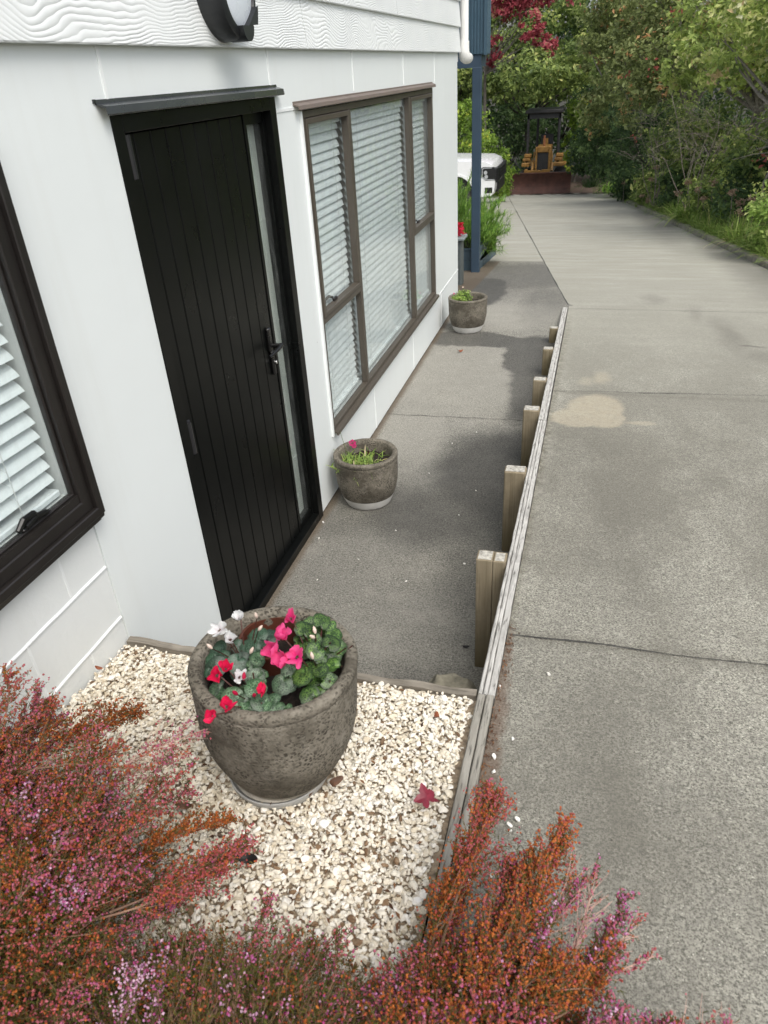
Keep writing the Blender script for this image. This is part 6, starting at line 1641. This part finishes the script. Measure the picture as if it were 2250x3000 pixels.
tree('understorey_bush', 'pale green bush right of the bulldozer canopy', 'shrub', (0.2, 32.5, -2.4), [(0.05, 32.4, -0.9, 0.38, 0.5, 0.9), (0.2, 32.6, 0.3, 0.4, 0.5, 0.6)], 1800, 0.11, M_l_lime, M_bark_dark, 0.05, sig=0.22)
# nearer part of the same bank, out of the picture to the right (reflected in the door and windows)
for (x, y, lab) in ((6.6, 0.6, 'dense green shrub on the bank opposite the black door'), (6.4, 4.4, 'dense green shrub on the bank opposite the bronze window'), (6.2, 7.6, 'dense green shrub on the bank opposite the house corner')):
    tree('bank_shrub', lab, 'shrub', (x, y, D(0, y)), [(x, y, D(0, y)+1.0, 1.1, 1.5, 1.0), (x+0.7, y+0.8, D(0, y)+1.8, 1.2, 1.4, 1.0)], 2600, 0.16, M_l_tree, M_bark, 0.08, 'shrubs on the bank beside the house', sig=0.2)

# grey bare branches
def bare(name, label, base, n, h, spread, r0, mat, sub=5):
    t = thing(name, label, 'bare shrub', base)
    m = MB(); b = Vector(base)
    for i in range(n):
        a = random.uniform(0, 6.28); s = random.uniform(0.2, 1)*spread
        tip = b + Vector((math.cos(a)*s, math.sin(a)*s*0.7, h*random.uniform(0.6, 1.1)))
        pts = [b + Vector((random.uniform(-.1, .1), random.uniform(-.1, .1), -0.1)), b.lerp(tip, 0.35) + Vector((random.uniform(-.15, .15), 0, 0.12)), b.lerp(tip, 0.7) + Vector((random.uniform(-.15, .15), random.uniform(-.1, .1), 0.1)), tip]
        m.tube(pts, [r0, r0*0.7, r0*0.45, r0*0.15], 5)
        for j in range(sub):
            q = random.uniform(0.35, 0.95); o = Vector(pts[1]).lerp(Vector(pts[3]), q)
            d = Vector((random.gauss(0, 1), random.gauss(0, .6), random.uniform(-.2, 1.0))).normalized()*h*random.uniform(0.15, 0.4)
            m.tube([o, o+d*0.5+Vector((0, 0, 0.03)), o+d], [r0*0.32, r0*0.22, r0*0.08], 4)
            for k in range(3):
                o2 = o + d*random.uniform(0.3, 0.9); d2 = Vector((random.gauss(0, 1), random.gauss(0, .6), random.gauss(0.2, .6))).normalized()*h*random.uniform(0.08, 0.2)
                m.tube([o2, o2+d2], [r0*0.14, r0*0.05], 3)
    m.out('branches', mat, t)
bare('twiggy_shrub', 'bare grey twiggy shrub spreading in front of the dark hedge', (3.30, 16.2, -0.75), 10, 2.1, 1.25, 0.012, M_twig, 7)
bare('twiggy_shrub', 'leafless thicket of thin twigs further along the bank', (2.75, 19.0, -1.0), 8, 1.9, 1.0, 0.011, M_twig, 7)
bare('twiggy_shrub', 'pale grey crooked bare trunks at the right edge below the leafy crown', (4.0, 12.4, -0.40), 6, 2.0, 0.6, 0.032, M_bark, 6)

# grass and strap leaved plants along the kerb
def grass():
    n = 15000
    y = 7.5 + (30.5-7.5)*rng.random(n)**1.15; x = np.array([curb_x(v) for v in y]) + 0.13 + np.abs(rng.normal(0, 0.42, n))
    tuft_ = np.sin(y*5.1)*np.cos(x*7+y*2.3)
    z = np.array([terr(a, b) for a, b in zip(x, y)]) - 0.02
    d = rng.normal(size=(n, 3))*np.array([0.55, 0.55, 0.2]) + np.array([-0.28, -0.1, 0.85])
    L = (0.26+0.26*rng.random(n))*(1+0.45*tuft_)*(1+0.5*(x-np.array([curb_x(v) for v in y])))
    V, F, k = blades(np.stack([x, y, z], 1), d, L, 0.010+0.010*rng.random(n)*(y/14), 0.55*rng.uniform(0.4, 1.3, n), 4)
    T = np.clip(rng.normal(0.48, 0.2, n) + 0.16*tuft_, 0, 1)
    tag(np_obj('grass', V, F, M_grass, tint=np.repeat(T, k)), 'long arching grass and strap leaves along the right hand kerb', 'grass', kind='stuff')
    n = 1500     # grass patch by the truck
    x = rng.uniform(-3.2, -1.35, n); y = rng.uniform(14.5, 18.0, n); x = np.minimum(x, np.array([joint_x(v) for v in y]) - 0.35)
    V, F, k = blades(np.stack([x, y, np.array([D(0, v) for v in y])], 1), rng.normal(size=(n, 3))*0.4 + np.array([0, 0, 0.9]), rng.uniform(0.08, 0.28, n), np.full(n, 0.012), np.full(n, 0.4), 3)
    tag(np_obj('grass_patch', V, F, M_grass, tint=np.repeat(np.clip(rng.normal(0.5, 0.15, n), 0, 1), k)), 'patch of bright grass in front of the truck bumper', 'grass', kind='stuff')
grass()
def strap(label, c, n, L, mat):
    t = thing('strap_leaf_plant', label, 'plant', c, 'strap leaved clumps beside the kerb')
    r = rng.normal(size=(n, 3))*np.array([0.14, 0.14, 0.01]) + np.array(c); d = rng.normal(size=(n, 3))*np.array([0.8, 0.8, 0.2]) + np.array([0, 0, 0.8])
    V, F, k = blades(r, d, L*rng.uniform(0.6, 1.1, n), np.full(n, 0.035), 0.6*rng.uniform(0.6, 1.2, n), 5)
    np_obj('foliage', V, F, mat, t, tint=np.repeat(np.clip(rng.normal(0.6, 0.2, n), 0, 1), k))
strap('clump of dark strap leaves just right of the bulldozer blade', (0.95, 29.2, -2.0), 130, 0.95, M_l_dark)
strap('clump of dark strap leaves at the foot of the silvery trees', (1.75, 26.3, -1.75), 130, 0.85, M_l_fern)
strap('clump of arching strap leaves near the middle of the kerb', (3.15, 15.4, -0.75), 110, 0.75, M_grass)
strap('clump of arching strap leaves at the right edge of the view', (3.95, 10.9, -0.30), 110, 0.7, M_grass)
def seedheads(label, pts):
    t = thing('dried_flower_plant', label, 'plant', tuple(pts[0][:2])+(terr(pts[0][0], pts[0][1]),), 'plants with dry flower heads on the bank')
    for (x, y, h) in pts:
        g = terr(x, y); c = Vector((x, y, g+h)); st = MB()
        st.tube([(x+0.05, y+0.05, g), (x+0.03, y, g+h*0.6), c], [0.008, 0.006, 0.004], 5)
        st.out('stem', M_twig, t)
        V, F, T = crown_arr([(c.x, c.y, c.z, 0.07, 0.07, 0.05)], 90, 0.035, 6, 0.3, aspect=0.9)
        np_obj('flower_head', V, F, M_seed, t, tint=T)
seedheads('dry tan flower heads standing in the grass nearest the camera', [(3.75, 12.1, 0.55), (3.85, 12.0, 0.5), (3.55, 13.0, 0.62), (3.7, 12.9, 0.45), (3.62, 12.3, 0.35)])
seedheads('dry tan flower heads in the grass near the twiggy shrub', [(3.25, 15.2, 0.6), (3.1, 15.8, 0.75), (3.35, 15.1, 0.42), (3.0, 16.6, 0.5), (3.45, 14.9, 0.7)])
seedheads('dry tan flower heads farthest along the bank near the bulldozer', [(2.6, 20.0, 0.7), (2.45, 20.6, 0.55), (2.3, 21.5, 0.9), (2.7, 20.2, 0.95), (2.0, 23.0, 0.8), (2.55, 19.4, 0.5)])
